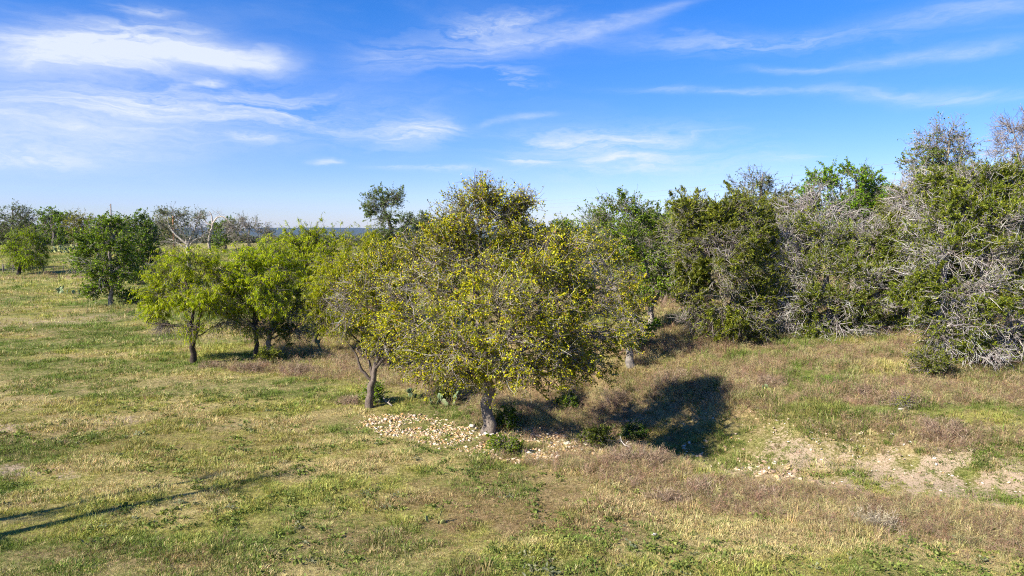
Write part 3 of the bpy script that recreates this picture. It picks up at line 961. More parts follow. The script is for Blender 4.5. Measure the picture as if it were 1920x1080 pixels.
b = at_depth(1555, 32.5)
lobes = lob(b, b[1], [(1480, 440, 38, 34, .5, .25), (1530, 430, 40, 36, .6, .3), (1590, 445, 40, 40, .4, .5), (1640, 450, 34, 40, .6, .8), (1465, 490, 40, 38, 0, .7), (1530, 500, 46, 42, -.6, .7), (1600, 510, 46, 42, -.7, .9), (1660, 520, 40, 42, 0), (1450, 550, 38, 38, 0, .7), (1510, 565, 46, 38, -1.0, .7), (1580, 575, 48, 38, -1.3, .9), (1650, 580, 44, 38, -.7, .9),
                      (1480, 605, 40, 24, -.6, .25), (1545, 620, 46, 26, -1.2, .6), (1610, 625, 44, 26, -1.2, .8), (1670, 620, 34, 28, -.4, .8), (1690, 560, 26, 40, .4)])
trunks = [([(0, 0, 0), (.1, 0, 1.2), (-.1, 0, 2.4), (0.1, 0, 4.6)], [.19, .16, .13, .04]), ([(.05, 0, .3), (.7, -.3, 1.2), (1.5, -.4, 2.4), (1.8, 0, 3.6)], [.12, .10, .07, .02]), ([(-.05, 0, .3), (-.7, -.3, 1.0), (-1.6, -.2, 2.1), (-1.9, 0, 3.5)], [.12, .10, .07, .02])]
pt = make_tree('juniper_b', 'juniper', trunks, lobes, 35, nb=18, nt=10, ns=2, nl=12, gapk=.2, twigcol=TWIG_GREY, bark=(.30, .25, .22), scale=1.2, lf=1.2, dead_low=1, tw=1.25, col_mul=(1, 1.05, 1))
place('juniper_tree', pt, b, 'broad juniper full of dead grey twigs, between the reddish-trunked juniper and the largest one', group=G_WOOD)

b = at_depth(1850, 27.0)
lobes = lob(b, b[1], [(1770, 350, 40, 34, .6), (1830, 345, 44, 34, .4), (1890, 345, 44, 36, .6), (1740, 400, 40, 40, .4, .7), (1800, 400, 46, 42, -.4), (1870, 405, 48, 44, -.6), (1930, 400, 40, 44, 0), (1725, 460, 38, 40, .2, .5), (1785, 470, 48, 44, -.9, .6), (1860, 475, 50, 44, -1.3, .7), (1930, 480, 46, 46, -.6, .8),
                      (1720, 530, 38, 42, 0, .8), (1780, 540, 48, 42, -1.1, .8), (1855, 545, 52, 42, -1.6, .6), (1925, 550, 46, 44, -1.0, .7), (1745, 600, 44, 36, -.6, .4), (1820, 610, 50, 36, -1.5, .35), (1895, 615, 50, 40, -1.6, .4), (1860, 660, 50, 26, -1.8, .5), (1930, 665, 40, 30, -1.3, .4), (1780, 640, 36, 22, -1.0, .4)])
trunks = [([(0, 0, 0), (.1, 0, 1.4), (-.1, 0, 3.2), (0.1, 0, 6.2)], [.22, .19, .15, .04]), ([(.05, 0, .3), (.8, -.3, 1.4), (1.5, -.4, 2.9), (1.6, 0, 4.8)], [.14, .11, .08, .02]), ([(-.05, 0, .3), (-.8, -.3, 1.2), (-1.7, -.2, 2.6), (-1.9, 0, 4.6)], [.14, .11, .08, .02])]
pt = make_tree('juniper_c', 'juniper', trunks, lobes, 37, nb=19, nt=10, ns=2, nl=12, gapk=.2, twigcol=TWIG_GREY, bark=(.32, .27, .24), scale=1.1, lf=1.15, dead_low=1, tw=1.3, col_mul=(1.1, 1.15, 1))
pj_c = pt
place('juniper_tree', pt, b, 'largest juniper of the thicket with grey dead lower branches touching the grass', group=G_WOOD)

# trees behind and between the junipers
b = at_depth(1425, 50)
lobes = lob(b, 50, [(1420, 340, 30, 22, 0), (1390, 355, 26, 22, .4), (1450, 360, 30, 24, .3), (1420, 385, 40, 26, 0), (1455, 410, 34, 30, 0), (1395, 420, 34, 26, 0)])
pt = make_tree('thin_oak', 'oak', [([(0, 0, 0), (.1, 0, 3), (-.1, 0, 6), (0, 0, 9)], [.2, .17, .12, .04]), ([(0.05, 0, 3), (.7, 0, 5.5), (1.0, 0, 8)], [.12, .09, .03])], lobes, 41, nb=13, nt=7, ns=2, nl=3.2, bark=(.33, .29, .25), scale=1.5, lf=1.35, col_mul=(1.25, 1.2, 1.2))
place('oak_tree', pt, b, 'airy grey-green tree showing above the olive juniper', group=G_WOOD)

b = at_depth(1600, 44)
lobes = lob(b, 44, [(1545, 335, 36, 24, 0), (1600, 335, 44, 24, .2), (1640, 350, 34, 26, .2), (1560, 375, 44, 32, -.6), (1620, 380, 44, 32, -.6), (1520, 380, 32, 30, .3), (1660, 395, 34, 34, .2), (1590, 420, 50, 34, -.3), (1640, 440, 40, 40, 0)])
pt = make_tree('bright_tree', 'green', [([(0, 0, 0), (.1, 0, 3), (-.1, 0, 5.5), (0, 0, 8)], [.22, .18, .13, .04])], lobes, 43, nb=15, nt=8, ns=2, nl=7, bark=(.2, .17, .14), scale=1.4, lf=1.25, col_mul=(1.05, 1.2, .9))
place('leafy_tree', pt, b, 'dense bright green tree rising behind bare grey branches', group=G_WOOD)

b = at_depth(1765, 36)
lobes = lob(b, 36, [(1770, 255, 26, 28, 0, .06), (1740, 270, 24, 24, .2, .12), (1795, 275, 22, 26, .2, .08), (1730, 305, 26, 22, 0, .9), (1765, 300, 36, 30, 0, .5), (1805, 310, 24, 26, .1, .3), (1760, 345, 40, 30, 0, .8)])
pt = make_tree('half_bare', 'oak', [([(0, 0, 0), (.1, 0, 3), (-.1, 0, 6), (.1, 0, 10.2)], [.2, .17, .12, .03]), ([(0, 0, 5), (.5, 0, 7.5), (.9, 0, 9.6)], [.09, .06, .02]), ([(0, 0, 5), (-.4, 0, 7.3), (-.9, 0, 9.3)], [.09, .06, .02])], lobes, 45, nb=15, nt=8, ns=3, nl=4, bark=(.36, .32, .29), scale=1.2, lf=1.5, twigcol=TWIG_DEAD, col_mul=(1.3, 1.4, .8))
place('oak_tree', pt, b, 'half-bare tree with leafless top sticking out above the largest juniper', group=G_WOOD)

b = at_depth(1925, 33)
lobes = lob(b, 33, [(1895, 245, 32, 26, 0, 0), (1930, 235, 30, 30, .2, 0), (1880, 275, 26, 22, .2, 0), (1920, 280, 36, 28, 0, .0), (1900, 310, 26, 16, 0, .9), (1960, 260, 30, 34, 0, 0)])
pt = make_tree('bare_top', 'bare', [([(0, 0, 0), (.1, 0, 3), (-.1, 0, 6), (.1, 0, 10)], [.2, .17, .12, .03]), ([(0, 0, 5.5), (-.6, 0, 8), (-.9, 0, 9.4)], [.09, .06, .02])], lobes, 46, nb=14, nt=7, ns=3, nl=4, bark=(.38, .33, .30), scale=1.15, lf=1.6)
place('bare_tree', pt, b, 'leafless branching tree top at the edge of the picture', group=G_WOOD)

b = at_depth(1500, 36.5)
lobes = lob(b, 36.5, [(1465, 395, 34, 30, 0), (1500, 375, 34, 28, 0), (1540, 400, 36, 32, 0), (1480, 430, 40, 34, -.3), (1540, 440, 40, 36, -.3), (1590, 430, 34, 34, .2), (1450, 450, 34, 30, .2)])
pb = make_tree('bare_shrub', 'bare', [([(0, 0, 0), (.1, 0, 1.5), (-.1, 0, 3), (.1, 0, 6)], [.14, .11, .08, .03]), ([(0, 0, .4), (.7, 0, 2.5), (1.2, 0, 5.3)], [.1, .07, .03]), ([(0, 0, .4), (-.7, 0, 2.5), (-1, 0, 5)], [.1, .07, .03])], lobes, 47, nb=13, nt=7, ns=2, nl=0, bark=(.42, .37, .33), scale=1.3, tw=1.35, twigcol=TWIG_GREY)
place('bare_tree', pb, b + np.array([0, -1.6, 0]), 'grey leafless tree in front of the bright green one', group=G_WOOD)
b = at_depth(1668, 34.5)
lobes = lob(b, 34.5, [(1655, 370, 26, 30, 0, .1), (1690, 350, 30, 28, 0, .1), (1720, 375, 30, 32, .2, .2), (1670, 420, 34, 36, -.2), (1710, 430, 34, 36, -.2), (1690, 480, 34, 30, -.2), (1655, 470, 26, 34, 0)])
pb2 = make_tree('bare_shrub_b', 'bare', [([(0, 0, 0), (.1, 0, 1.5), (-.1, 0, 3), (.1, 0, 6.4)], [.14, .11, .08, .03]), ([(0, 0, .4), (.6, 0, 2.5), (1.2, 0, 5.3)], [.1, .07, .03])], lobes, 48, nb=13, nt=7, ns=2, nl=3, bark=(.42, .37, .33), scale=1.25, tw=1.35, twigcol=TWIG_GREY)
place('bare_tree', pb2, b + np.array([0, -1.8, 0]), 'grey leafless tree squeezed between the two dead-twigged junipers', group=G_WOOD)
# deeper into the thicket: copies turned another way
for (px, Y, src, rz, s, nm, lab) in [(1290, 52, pj_a, 1.9, 1.0, 'juniper_tree', 'dark juniper deep in the thicket behind the fresh green tree'),
                                    (1480, 44, pj_a, 3.6, 1.0, 'juniper_tree', 'dark juniper filling the gap behind the grey leafless tree'),
                                    (1735, 40, pj_a, 4.6, 1.12, 'juniper_tree', 'dark juniper behind the gap beside the largest juniper'),
                                    (1915, 43, pj_a, 3.9, 1.25, 'juniper_tree', 'dark juniper behind the largest juniper at the picture edge'),
                                    (1830, 38, pj_a, .4, 1.15, 'juniper_tree', 'dark juniper right behind the middle of the largest juniper'),
                                    (2090, 29, pj_c, 2.2, 1.0, 'juniper_tree', 'juniper at the edge of the picture beside the largest one'),
                                    (1190, 60, pj_a, .7, .85, 'juniper_tree', 'dark juniper far behind the pale leaning trunk'),
                                    (1415, 40, pj_a, 5.3, .95, 'juniper_tree', 'juniper filling the wall between the bent trunk and dead twigs'),
                                    (1245, 47, pj_a, 2.4, .9, 'juniper_tree', 'dark juniper close behind the fresh green tree of the thicket'),
                                    (1690, 35.5, pj_a, 1.2, .95, 'juniper_tree', 'juniper closing the gap beside the squeezed leafless tree'),
                                    (1630, 52, pj_a, 2.8, 1.15, 'juniper_tree', 'dark juniper at the back of the bright green tree')]:
    place(nm, src, at_depth(px, Y), lab, group=G_WOOD, rotz=rz, s=s)

# --- the clumpy oak that stands above the mesquites
b = at_depth(738, 62)
lobes = lob(b, 62, [(712, 372, 24, 16, 0), (740, 368, 18, 10, .2, .8), (700, 392, 14, 14, .2, .8), (735, 385, 18, 9, 0, .5), (722, 408, 16, 10, 0, .4), (765, 415, 16, 11, 0), (792, 412, 15, 12, .2), (780, 428, 24, 10, 0), (715, 432, 20, 16, 0), (745, 445, 36, 18, -.4), (790, 450, 36, 22, 0), (720, 470, 40, 26, 0), (780, 490, 44, 30, 0), (760, 460, 40, 24, 1)])
pt = make_tree('clump_oak', 'oak', [([(0, 0, 0), (.1, 0, 3), (-.1, 0, 5.5), spot(b, 730, 415), spot(b, 715, 385)], [.3, .25, .2, .14, .05]), ([(0, 0, 5.4), spot(b, 755, 425), spot(b, 785, 418)], [.14, .1, .03])], lobes, 51, nb=15, nt=8, ns=2, nl=7, bark=(.12, .10, .085), scale=1.35, lf=1.4, col_mul=(1.35, 1.5, 1.4))
place('oak_tree', pt, b, 'lone oak with clumped crown on bare limbs rising above the mesquites', group=G_PAST)

# --- trees in the pasture at the left
b = ground_at(209, 574)
lobes = lob(b, b[1], [(190, 430, 26, 18, 0), (222, 425, 22, 16, .3), (170, 455, 24, 22, .2), (205, 455, 32, 24, -.5), (235, 460, 18, 26, .3), (160, 490, 20, 22, 0), (195, 495, 34, 26, -.8), (228, 500, 22, 26, 0), (175, 525, 24, 18, -.4), (212, 530, 26, 18, -.3, .7), (195, 480, 40, 34, 1.5), (180, 540, 18, 8, -.2, .6)])
pt = make_tree('pasture_tree', 'green', [([(0, 0, 0), spot(b, 208, 545), spot(b, 208, 510), spot(b, 205, 465), spot(b, 205, 430)], [.2, .17, .14, .09, .03])], lobes, 61, nb=12, nt=7, ns=2, nl=7.5, bark=(.26, .23, .20), scale=1.7, lf=1.6)
pp = pt
place('pasture_tree', pt, b, 'leafy green tree standing alone in the pasture with visible grey trunk', group=G_PAST)

b = ground_at(272, 533)
lobes = lob(b, b[1], [(262, 425, 24, 18, 0), (285, 435, 16, 18, .3), (245, 440, 18, 20, .2), (265, 455, 30, 22, -.6), (290, 470, 14, 22, .2), (240, 470, 18, 24, .3), (265, 490, 28, 24, -.6), (288, 505, 16, 18, 0), (250, 510, 22, 16, 0)])
pt = make_tree('pasture_tree_b', 'green', [([(0, 0, 0), (.1, 0, 2), (-.2, 0, 4), (0, 0, 6.5)], [.22, .18, .13, .04]), ([(0, 0, .3), (.6, 0, 2), (.9, 0, 4)], [.13, .1, .03])], lobes, 62, nb=12, nt=7, ns=2, nl=7, bark=(.10, .085, .07), scale=2.1, lf=2.0, col_mul=(.72, .78, .9))
pp2 = pt
place('pasture_tree', pt, b, 'darker green tree close behind the lone pasture tree', group=G_PAST)

b = ground_at(33, 516)
lobes = lob(b, b[1], [(62, 442, 18, 12, 0), (40, 455, 18, 14, 0), (72, 458, 14, 14, .3), (25, 468, 14, 12, 0), (52, 472, 22, 14, -.6), (40, 485, 20, 10, 0), (68, 482, 14, 12, 0)])
pt = make_tree('leaning_pasture', 'mesquite', [([(0, 0, 0), spot(b, 37, 500), spot(b, 42, 485), spot(b, 48, 465), spot(b, 52, 450)], [.24, .2, .16, .1, .04])], lobes, 63, nb=11, nt=6, ns=2, nl=6, bark=(.05, .04, .035), scale=2.4, lf=2.3, col_mul=(.62, .72, .9))
place('mesquite_tree', pt, b, 'green mesquite with leaning dark trunk at the wire fence', group=G_PAST)

b = at_depth(30, 142)
lobes = lob(b, 142, [(30, 400, 18, 13, 0, .7), (12, 412, 14, 14, 0, .8), (48, 412, 14, 14, 0, .8), (30, 425, 28, 16, -1), (5, 435, 16, 16, 0), (52, 432, 14, 16, 0), (-15, 430, 18, 20, 0), (20, 450, 24, 14, 0)])
po = make_tree('far_oak', 'oak', [([(0, 0, 0), (.2, 0, 2.5), (-.2, 0, 4.5), (0, 0, 8)], [.4, .32, .22, .06])], lobes, 64, nb=11, nt=7, ns=2, nl=4.5, bark=(.2, .17, .15), scale=3.2, lf=3.2, col_mul=(1, 1.1, 1))
place('oak_tree', po, b, 'tall grey-green oak at the picture edge on the rise', group=G_PAST)
b = at_depth(102, 138)
lobes = lob(b, 138, [(80, 412, 12, 12, 0), (98, 408, 10, 8, 0), (118, 408, 12, 8, 0), (112, 422, 16, 10, 0), (88, 428, 16, 12, 0), (108, 440, 16, 12, 0)])
pf = make_tree('far_green', 'green', [([(0, 0, 0), (.2, 0, 2.5), (-.2, 0, 4.5), (0, 0, 6.5)], [.3, .25, .18, .05])], lobes, 65, nb=10, nt=6, ns=2, nl=6, bark=(.2, .17, .15), scale=3.0, lf=3.0, col_mul=(.85, .9, .9))
place('pasture_tree', pf, b, 'bright green tree on the rise behind the prickly pear thicket', group=G_PAST)
b = at_depth(148, 136)
lobes = lob(b, 136, [(145, 412, 14, 8, 0), (160, 418, 12, 10, 0), (135, 424, 14, 11, 0), (152, 432, 16, 11, 0), (140, 442, 16, 9, 0), (165, 438, 10, 12, 0)])
pf2 = make_tree('far_olive', 'juniper', [([(0, 0, 0), (.2, 0, 2), (-.2, 0, 3.5), (0, 0, 5.5)], [.3, .25, .18, .05])], lobes, 66, nb=10, nt=6, ns=2, nl=7, bark=(.16, .13, .11), scale=3.0, lf=2.8, col_mul=(1.4, 1.25, 1))
place('juniper_tree', pf2, b, 'round olive juniper on the rise beside the utility pole', group=G_PAST)

b = ground_at(357, 513)
lobes = lob(b, b[1], [(315, 402, 18, 12, 0, .9), (345, 405, 14, 14, .3, .8), (372, 412, 12, 12, .3, .6), (300, 418, 14, 12, .2, .7), (330, 425, 18, 12, 0, .5), (362, 432, 20, 14, 0, .5), (385, 440, 10, 12, 0, .35), (318, 448, 16, 12, .4, .5), (345, 450, 20, 10, .4, .3)])
pt = make_tree('white_oak', 'oak', [([(0, 0, 0), spot(b, 353, 490), spot(b, 351, 458), spot(b, 345, 440), spot(b, 330, 420)], [.27, .24, .22, .12, .06]), ([spot(b, 351, 460), spot(b, 362, 438, .3), spot(b, 370, 415, .3)], [.18, .12, .05]), ([spot(b, 350, 458), spot(b, 325, 435, -.3), spot(b, 312, 410, -.3)], [.16, .11, .05])], lobes, 67, nb=11, nt=7, ns=2, nl=4, bark=(.50, .46, .41), scale=2.2, lf=2.1, twigcol=TWIG_DEAD, col_mul=(1, 1.05, 1.1))
place('oak_tree', pt, b, 'sparse grey-green oak with bone-white trunk behind the first mesquite', group=G_PAST)

b = at_depth(397, 112)
tr = [([(0, 0, 0), spot(b, 391, 450), spot(b, 398, 425), spot(b, 397, 405), spot(b, 392, 396)], [.22, .2, .16, .09, .04]),
      ([spot(b, 398, 424), spot(b, 385, 415), spot(b, 382, 400)], [.13, .10, .04]), ([spot(b, 398, 420), spot(b, 408, 408), spot(b, 420, 407), spot(b, 430, 416), spot(b, 434, 428)], [.14, .11, .09, .07, .03])]
lobes = lob(b, 112, [(395, 400, 8, 6, 0), (410, 402, 8, 6, 0), (384, 406, 6, 7, 0), (428, 418, 8, 7, 0)])
pt = make_tree('snag', 'bare', tr, lobes, 68, nb=4, nt=3, ns=1, nl=0, bark=(.50, .43, .36), scale=2.0, limb_r=.4)
place('dead_tree', pt, b, 'dead white snag with one long arm arching down', group=G_PAST)
b = at_depth(470, 104)
lobes = lob(b, 104, [(455, 420, 16, 12, 0, .25), (475, 425, 16, 12, 0, .4), (495, 435, 14, 10, 0, .4), (445, 440, 16, 14, 0, .3), (470, 445, 20, 14, 0, .4), (500, 450, 14, 12, 0, .4), (430, 425, 10, 12, 0, .15)])
pg = make_tree('grey_oak', 'oak', [([(0, 0, 0), (.2, 0, 2), (-.2, 0, 4), (0, 0, 6.5)], [.3, .25, .18, .05]), ([(0, 0, .5), (1.2, 0, 3), (2, 0, 5)], [.2, .14, .05])], lobes, 69, nb=12, nt=8, ns=2, nl=4, bark=(.28, .24, .21), scale=2.3, lf=2.0, twigcol=TWIG_DEAD)
place('oak_tree', pg, b, 'wide grey half-leafless oak between snag and rounded mesquite', group=G_PAST)
for (px, Y, src, rz, s, nm, lab) in [(60, 190, pf, 1.0, 1.0, 'pasture_tree', 'green tree between the tall oak and bright green tree on the rise'),
                                    (318, 150, pf2, 2.0, .9, 'juniper_tree', 'low dark juniper behind the white-trunked oak'),
                                    (240, 170, po, 2.0, .75, 'oak_tree', 'oak top showing over the darker pasture tree'),
                                    (425, 128, pf, 4.0, .8, 'pasture_tree', 'low green tree under the arm of the white snag'),
                                    (-60, 98, pp2, .5, 1.0, 'pasture_tree', 'green tree by the wire fence at the picture edge'),
                                    (840, 70, pp2, 1.2, .92, 'pasture_tree', 'dark green tree seen through the top of the rubble tree'),
                                    (960, 78, pp2, 3.2, .90, 'pasture_tree', 'dark tree behind the middle of the rubble tree'),
                                    (1060, 64, pp, 2.2, .82, 'pasture_tree', 'green tree behind the right half of the rubble tree'),
                                    (1120, 82, pp2, 5.0, .95, 'pasture_tree', 'dark green tree behind the first tree of the thicket')]:
    place(nm, src, at_depth(px, Y), lab, group=G_PAST, rotz=rz, s=s)

# --- the slim tree beside the meadow whose stems throw the long shadow
b = np.array([-15.2, 9.4, 0.0])
b[2] = float(height(b[:1], b[1:2])[0])
tr = [([(0, 0, 0), (.1, 0, 2), (.1, .1, 4), (.1, .2, 6), (0, .2, 8.4)], [.18, .16, .13, .10, .04]), ([(0, 0, .8), (-.5, .6, 2.6), (-.55, .8, 5), (-.5, .9, 8.0)], [.12, .10, .08, .03])]
lobes = [(0, .2, 8.4, .4, .4, .8), (-.5, .9, 7.8, .4, .4, .7), (.1, .1, 6.4, .35, .35, .6), (-.3, .5, 5.4, .35, .35, .5), (.2, -.2, 4.6, .5, .5, .7), (-.6, .7, 4.4, .45, .45, .6), (.3, .1, 7.2, .4, .4, .5)]
pt = make_tree('slim', 'bare', tr, lobes, 71, nb=6, nt=6, ns=2, nl=0, bark=(.2, .17, .14), tw=1.2)
place('bare_tree', pt, b, 'slim two-stemmed bare tree beside the meadow that throws the long shadow')


# ------------------------------------------------------------------ grass, weeds, litter
def tuft(name, n, h, spread, wd, seed, bend=.5, mat=None, branch=0, kinds=None):
    rng = np.random.default_rng(seed)
    a = Acc()
    ang = rng.uniform(0, 2 * np.pi, n)
    r = rng.uniform(0, 1, n) ** .5 * spread
    base = np.stack([r * np.cos(ang), r * np.sin(ang), np.full(n, -.02)], 1)
    lean = rng.uniform(.1, 1, n) * bend
    a2 = ang + rng.normal(size=n) * .8
    hh = h * rng.uniform(.5, 1.1, n)
    out = np.stack([np.cos(a2), np.sin(a2), np.zeros(n)], 1)
    up = np.array([0, 0, 1.0])
    mid = base + up * (hh * .6 * np.clip(1 - .25 * lean, .3, 1))[:, None] + out * (hh * lean * .3)[:, None]
    tip = base + up * (hh * np.clip(1 - .5 * lean, .08, 1))[:, None] + out * (hh * lean * .9)[:, None]
    side = np.stack([-np.sin(a2 + rng.normal(size=n)), np.cos(a2), np.zeros(n)], 1)
    w = (wd * rng.uniform(.6, 1.3, n))[:, None]
    v = np.stack([base - side * w * .5, base + side * w * .5, mid + side * w * .4, tip, mid - side * w * .4], 1)
    i = np.arange(n)[:, None] * 5
    c = np.repeat(rng.uniform(.65, 1.35, (n, 1)) * rng.uniform(.9, 1.1, (n, 3)), 5, axis=0)
    f4 = i + np.array([[0, 1, 2, 4]])
    f3 = i + np.array([[4, 2, 3]])
    a.add(v, f4, c)
    a.f.append(f3)
    if branch:
        k = rng.integers(0, n, n * branch)
        t = rng.uniform(.35, 1, (len(k), 1))
        p = base[k] * (1 - t) + tip[k] * t
        d = norm(rng.normal(size=(len(k), 3)) * .7 + up * .6)
        leaves(a, p, d, h * .34 * rng.uniform(.5, 1.2, len(k)), wd * 1.0, c[::5][k], rng)
    me = a.mesh(name, mat or M_GRASS)
    return bpy.data.objects.new(name, me)


def rosette(name, n, size, seed):
    rng = np.random.default_rng(seed)
    a = Acc()
    p = np.concatenate([rng.normal(size=(n, 2)) * size * .5, rng.uniform(0, size * .5, (n, 1))], 1)
    d = np.concatenate([rng.normal(size=(n, 2)), rng.uniform(.1, .7, (n, 1))], 1)
    leaves(a, p, d, size * .6 * rng.uniform(.6, 1.2, n), size * .3, rng.uniform(.7, 1.3, (n, 1)) * np.ones((n, 3)), rng)
    return bpy.data.objects.new(name, a.mesh(name, M_GRASS))


def instancer(name, label, pts, tint, rotz, scl, variant, protos, tilt=.15):
    n = len(pts)
    me = bpy.data.meshes.new(name)
    me.vertices.add(n)
    me.vertices.foreach_set('co', pts.astype(np.float32).ravel())
    at = me.attributes.new('tint', 'FLOAT_COLOR', 'POINT')
    c = np.ones((n, 4), np.float32)
    c[:, :3] = tint
    at.data.foreach_set('color', c.ravel())
    rot = np.zeros((n, 3), np.float32)
    rot[:, 2] = rotz
    rot[:, :2] = RNG.normal(size=(n, 2)) * tilt
    me.attributes.new('rot', 'FLOAT_VECTOR', 'POINT').data.foreach_set('vector', rot.ravel())
    me.attributes.new('scl', 'FLOAT', 'POINT').data.foreach_set('value', scl.astype(np.float32))
    me.attributes.new('var', 'INT', 'POINT').data.foreach_set('value', variant.astype(np.int32))
    o = obj(name, me)
    ng = bpy.data.node_groups.new(name, 'GeometryNodeTree')
    ng.interface.new_socket('Geometry', in_out='INPUT', socket_type='NodeSocketGeometry')
    ng.interface.new_socket('Geometry', in_out='OUTPUT', socket_type='NodeSocketGeometry')
    N, L = ng.nodes, ng.links
    gi, go = N.new('NodeGroupInput'), N.new('NodeGroupOutput')
    mp = N.new('GeometryNodeMeshToPoints')
    L.new(gi.outputs[0], mp.inputs[0])
    jo = N.new('GeometryNodeJoinGeometry')
    for pr in reversed(protos):
        oi = N.new('GeometryNodeObjectInfo')
        oi.inputs['Object'].default_value = pr
        oi.inputs['As Instance'].default_value = True
        L.new(oi.outputs['Geometry'], jo.inputs[0])

    def na(nm, ty):
        a = N.new('GeometryNodeInputNamedAttribute')
        a.data_type = ty
        a.inputs['Name'].default_value = nm
        return a.outputs['Attribute']
    ip = N.new('GeometryNodeInstanceOnPoints')
    L.new(mp.outputs[0], ip.inputs['Points'])
    L.new(jo.outputs[0], ip.inputs['Instance'])
    ip.inputs['Pick Instance'].default_value = True
    L.new(na('var', 'INT'), ip.inputs['Instance Index'])
    L.new(na('rot', 'FLOAT_VECTOR'), ip.inputs['Rotation'])
    L.new(na('scl', 'FLOAT'), ip.inputs['Scale'])
    L.new(ip.outputs[0], go.inputs[0])
    md = o.modifiers.new(name, 'NODES')
    md.node_group = ng
    tag(o, label, kind='stuff')
    return o


def scatter(bands, seed):
    """points over the ground in view and beside it, thinning out with distance"""
    rng = np.random.default_rng(seed)
    X, Y, S = [], [], []
    for (y0, y1, dens, sc) in bands:
        w = 0.86 * y1 + 2.5
        n = int((y1 - y0) * 2 * w * dens)
        y = rng.uniform(y0, y1, n)
        x = rng.uniform(-w, w, n)
        k = np.abs(x) < .86 * y + 2.5
        X.append(x[k]); Y.append(y[k]); S.append(np.full(k.sum(), sc))
    return np.concatenate(X), np.concatenate(Y), np.concatenate(S), rng


def build_grass():
    x, y, s, rng = scatter([(8.5, 14, 520, .78), (14, 20, 390, .84), (20, 30, 170, 1.0), (30, 45, 60, 1.35), (45, 75, 13, 2.2), (75, 130, 3.0, 3.6)], 5)
    col, soil, weed, tall, gr, sw = cover(x, y)
    z = height(x, y)
    n = len(x)
    u = rng.uniform(0, 1, n)
    keep = (u > soil * .7) & (rng.uniform(0, 1, n) < .15 + 1.3 * fbm(x * .8, y * .9, 111, 3))
    _rb = np.array([ground_at(*p)[:2] for p in [(700, 792), (760, 798), (830, 814), (900, 830), (960, 836), (1010, 842), (1000, 815), (1060, 830), (1095, 845)]])
    dr = np.min([np.hypot(x - q[0], (y - q[1]) * 1.15) for q in np.concatenate([_rb, (_rb[1:] + _rb[:-1]) / 2])], axis=0)
    keep &= rng.uniform(0, 1, n) < .16 + .84 * smooth(.9, 1.5, dr + (fbm(x * 2, y * 2, 161, 2) - .5) * 1.1)
    isweed = rng.uniform(0, 1, n) < weed * .5
    isbroad = (rng.uniform(0, 1, n) < .05 * smooth(.45, .6, fbm(x * .5, y * .5, 131, 3))) & (y < 26) & ~isweed
    pts = np.stack([x, y, z], 1)
    jit = rng.uniform(.75, 1.3, (n, 1)) * rng.uniform(.93, 1.07, (n, 3))
    # single tufts are greener or drier than the patch they grow in
    dry = rng.uniform(0, 1, n)[:, None]
    t = col * 1.22
    ps, pg = (.05 + .34 * sw * (1 - .5 * gr))[:, None], (.10 + .42 * gr)[:, None]
    t = np.where(dry < ps, STRAW * 1.08, t)
    t = np.where(dry > 1 - pg, GREEN * .55 + LUSH * .5, t)
    t = np.where((dry > ps) & (dry < ps + .05), BROWN * 1.15, t)
    t = np.where((weed[:, None] > .35) & (dry < .5), STRAW * .8 + BROWN * .3, t)
    t = t * jit
    short = [tuft('short_grass_tuft', 18, .10, .09, .009, 1, 1.1), tuft('short_grass_tuft', 20, .085, .13, .010, 2, 1.4), tuft('short_grass_tuft', 15, .13, .08, .0085, 3, 1.0),
             tuft('tall_grass_tuft', 20, .25, .08, .0065, 4, 1.2), tuft('tall_grass_tuft', 24, .31, .10, .006, 5, 1.4), tuft('tall_grass_tuft', 18, .21, .12, .007, 6, 1.2)]
    m = keep & ~isweed & ~isbroad
    tallp = np.clip((tall - 1.0) * .35, .01, .7)
    var = np.where(rng.uniform(0, 1, n) < tallp, rng.integers(3, 6, n), rng.integers(0, 3, n))
    instancer('grass', 'short mixed green and straw grass of the meadow', pts[m], t[m], rng.uniform(0, 6.28, m.sum()), (s * rng.uniform(.7, 1.35, n) * (.55 + .95 * smooth(.35, .68, fbm(x * 1.3, y * 1.1, 151, 3))))[m], var[m], short)
    wd = [tuft('dry_weed_tuft', 12, .30, .10, .006, 7, .9, None, 4), tuft('dry_weed_tuft', 16, .40, .14, .006, 8, 1.0, None, 4), tuft('dry_weed_tuft', 10, .22, .14, .006, 9, 1.2, None, 5)]
    m = keep & isweed
    tw = pick([WEED * 1.2, BROWN * 1.15, STRAW * .95, WEED * .75], [4, 2, 4, 1.2], n, rng)
    instancer('weeds', 'brown dry weeds along the wash and under the trees', pts[m], tw[m], rng.uniform(0, 6.28, m.sum()), (np.minimum(s, 2.2) * rng.uniform(.6, 1.25, n))[m], rng.integers(0, 3, m.sum()), wd)
    br = [rosette('ground_leaf_rosette', 16, .09, 1), rosette('ground_leaf_rosette', 22, .13, 2)]
    m = keep & isbroad
    tb = pick([(.15, .19, .035), (.11, .15, .03), (.2, .23, .05), (.19, .20, .11)], [3, 3, 2, 1], n, rng)
    instancer('undergrowth', 'low broad-leaved green weeds between the grass', pts[m], tb[m], rng.uniform(0, 6.28, m.sum()), rng.uniform(.6, 1.3, m.sum()), rng.integers(0, 2, m.sum()), br)


build_grass()


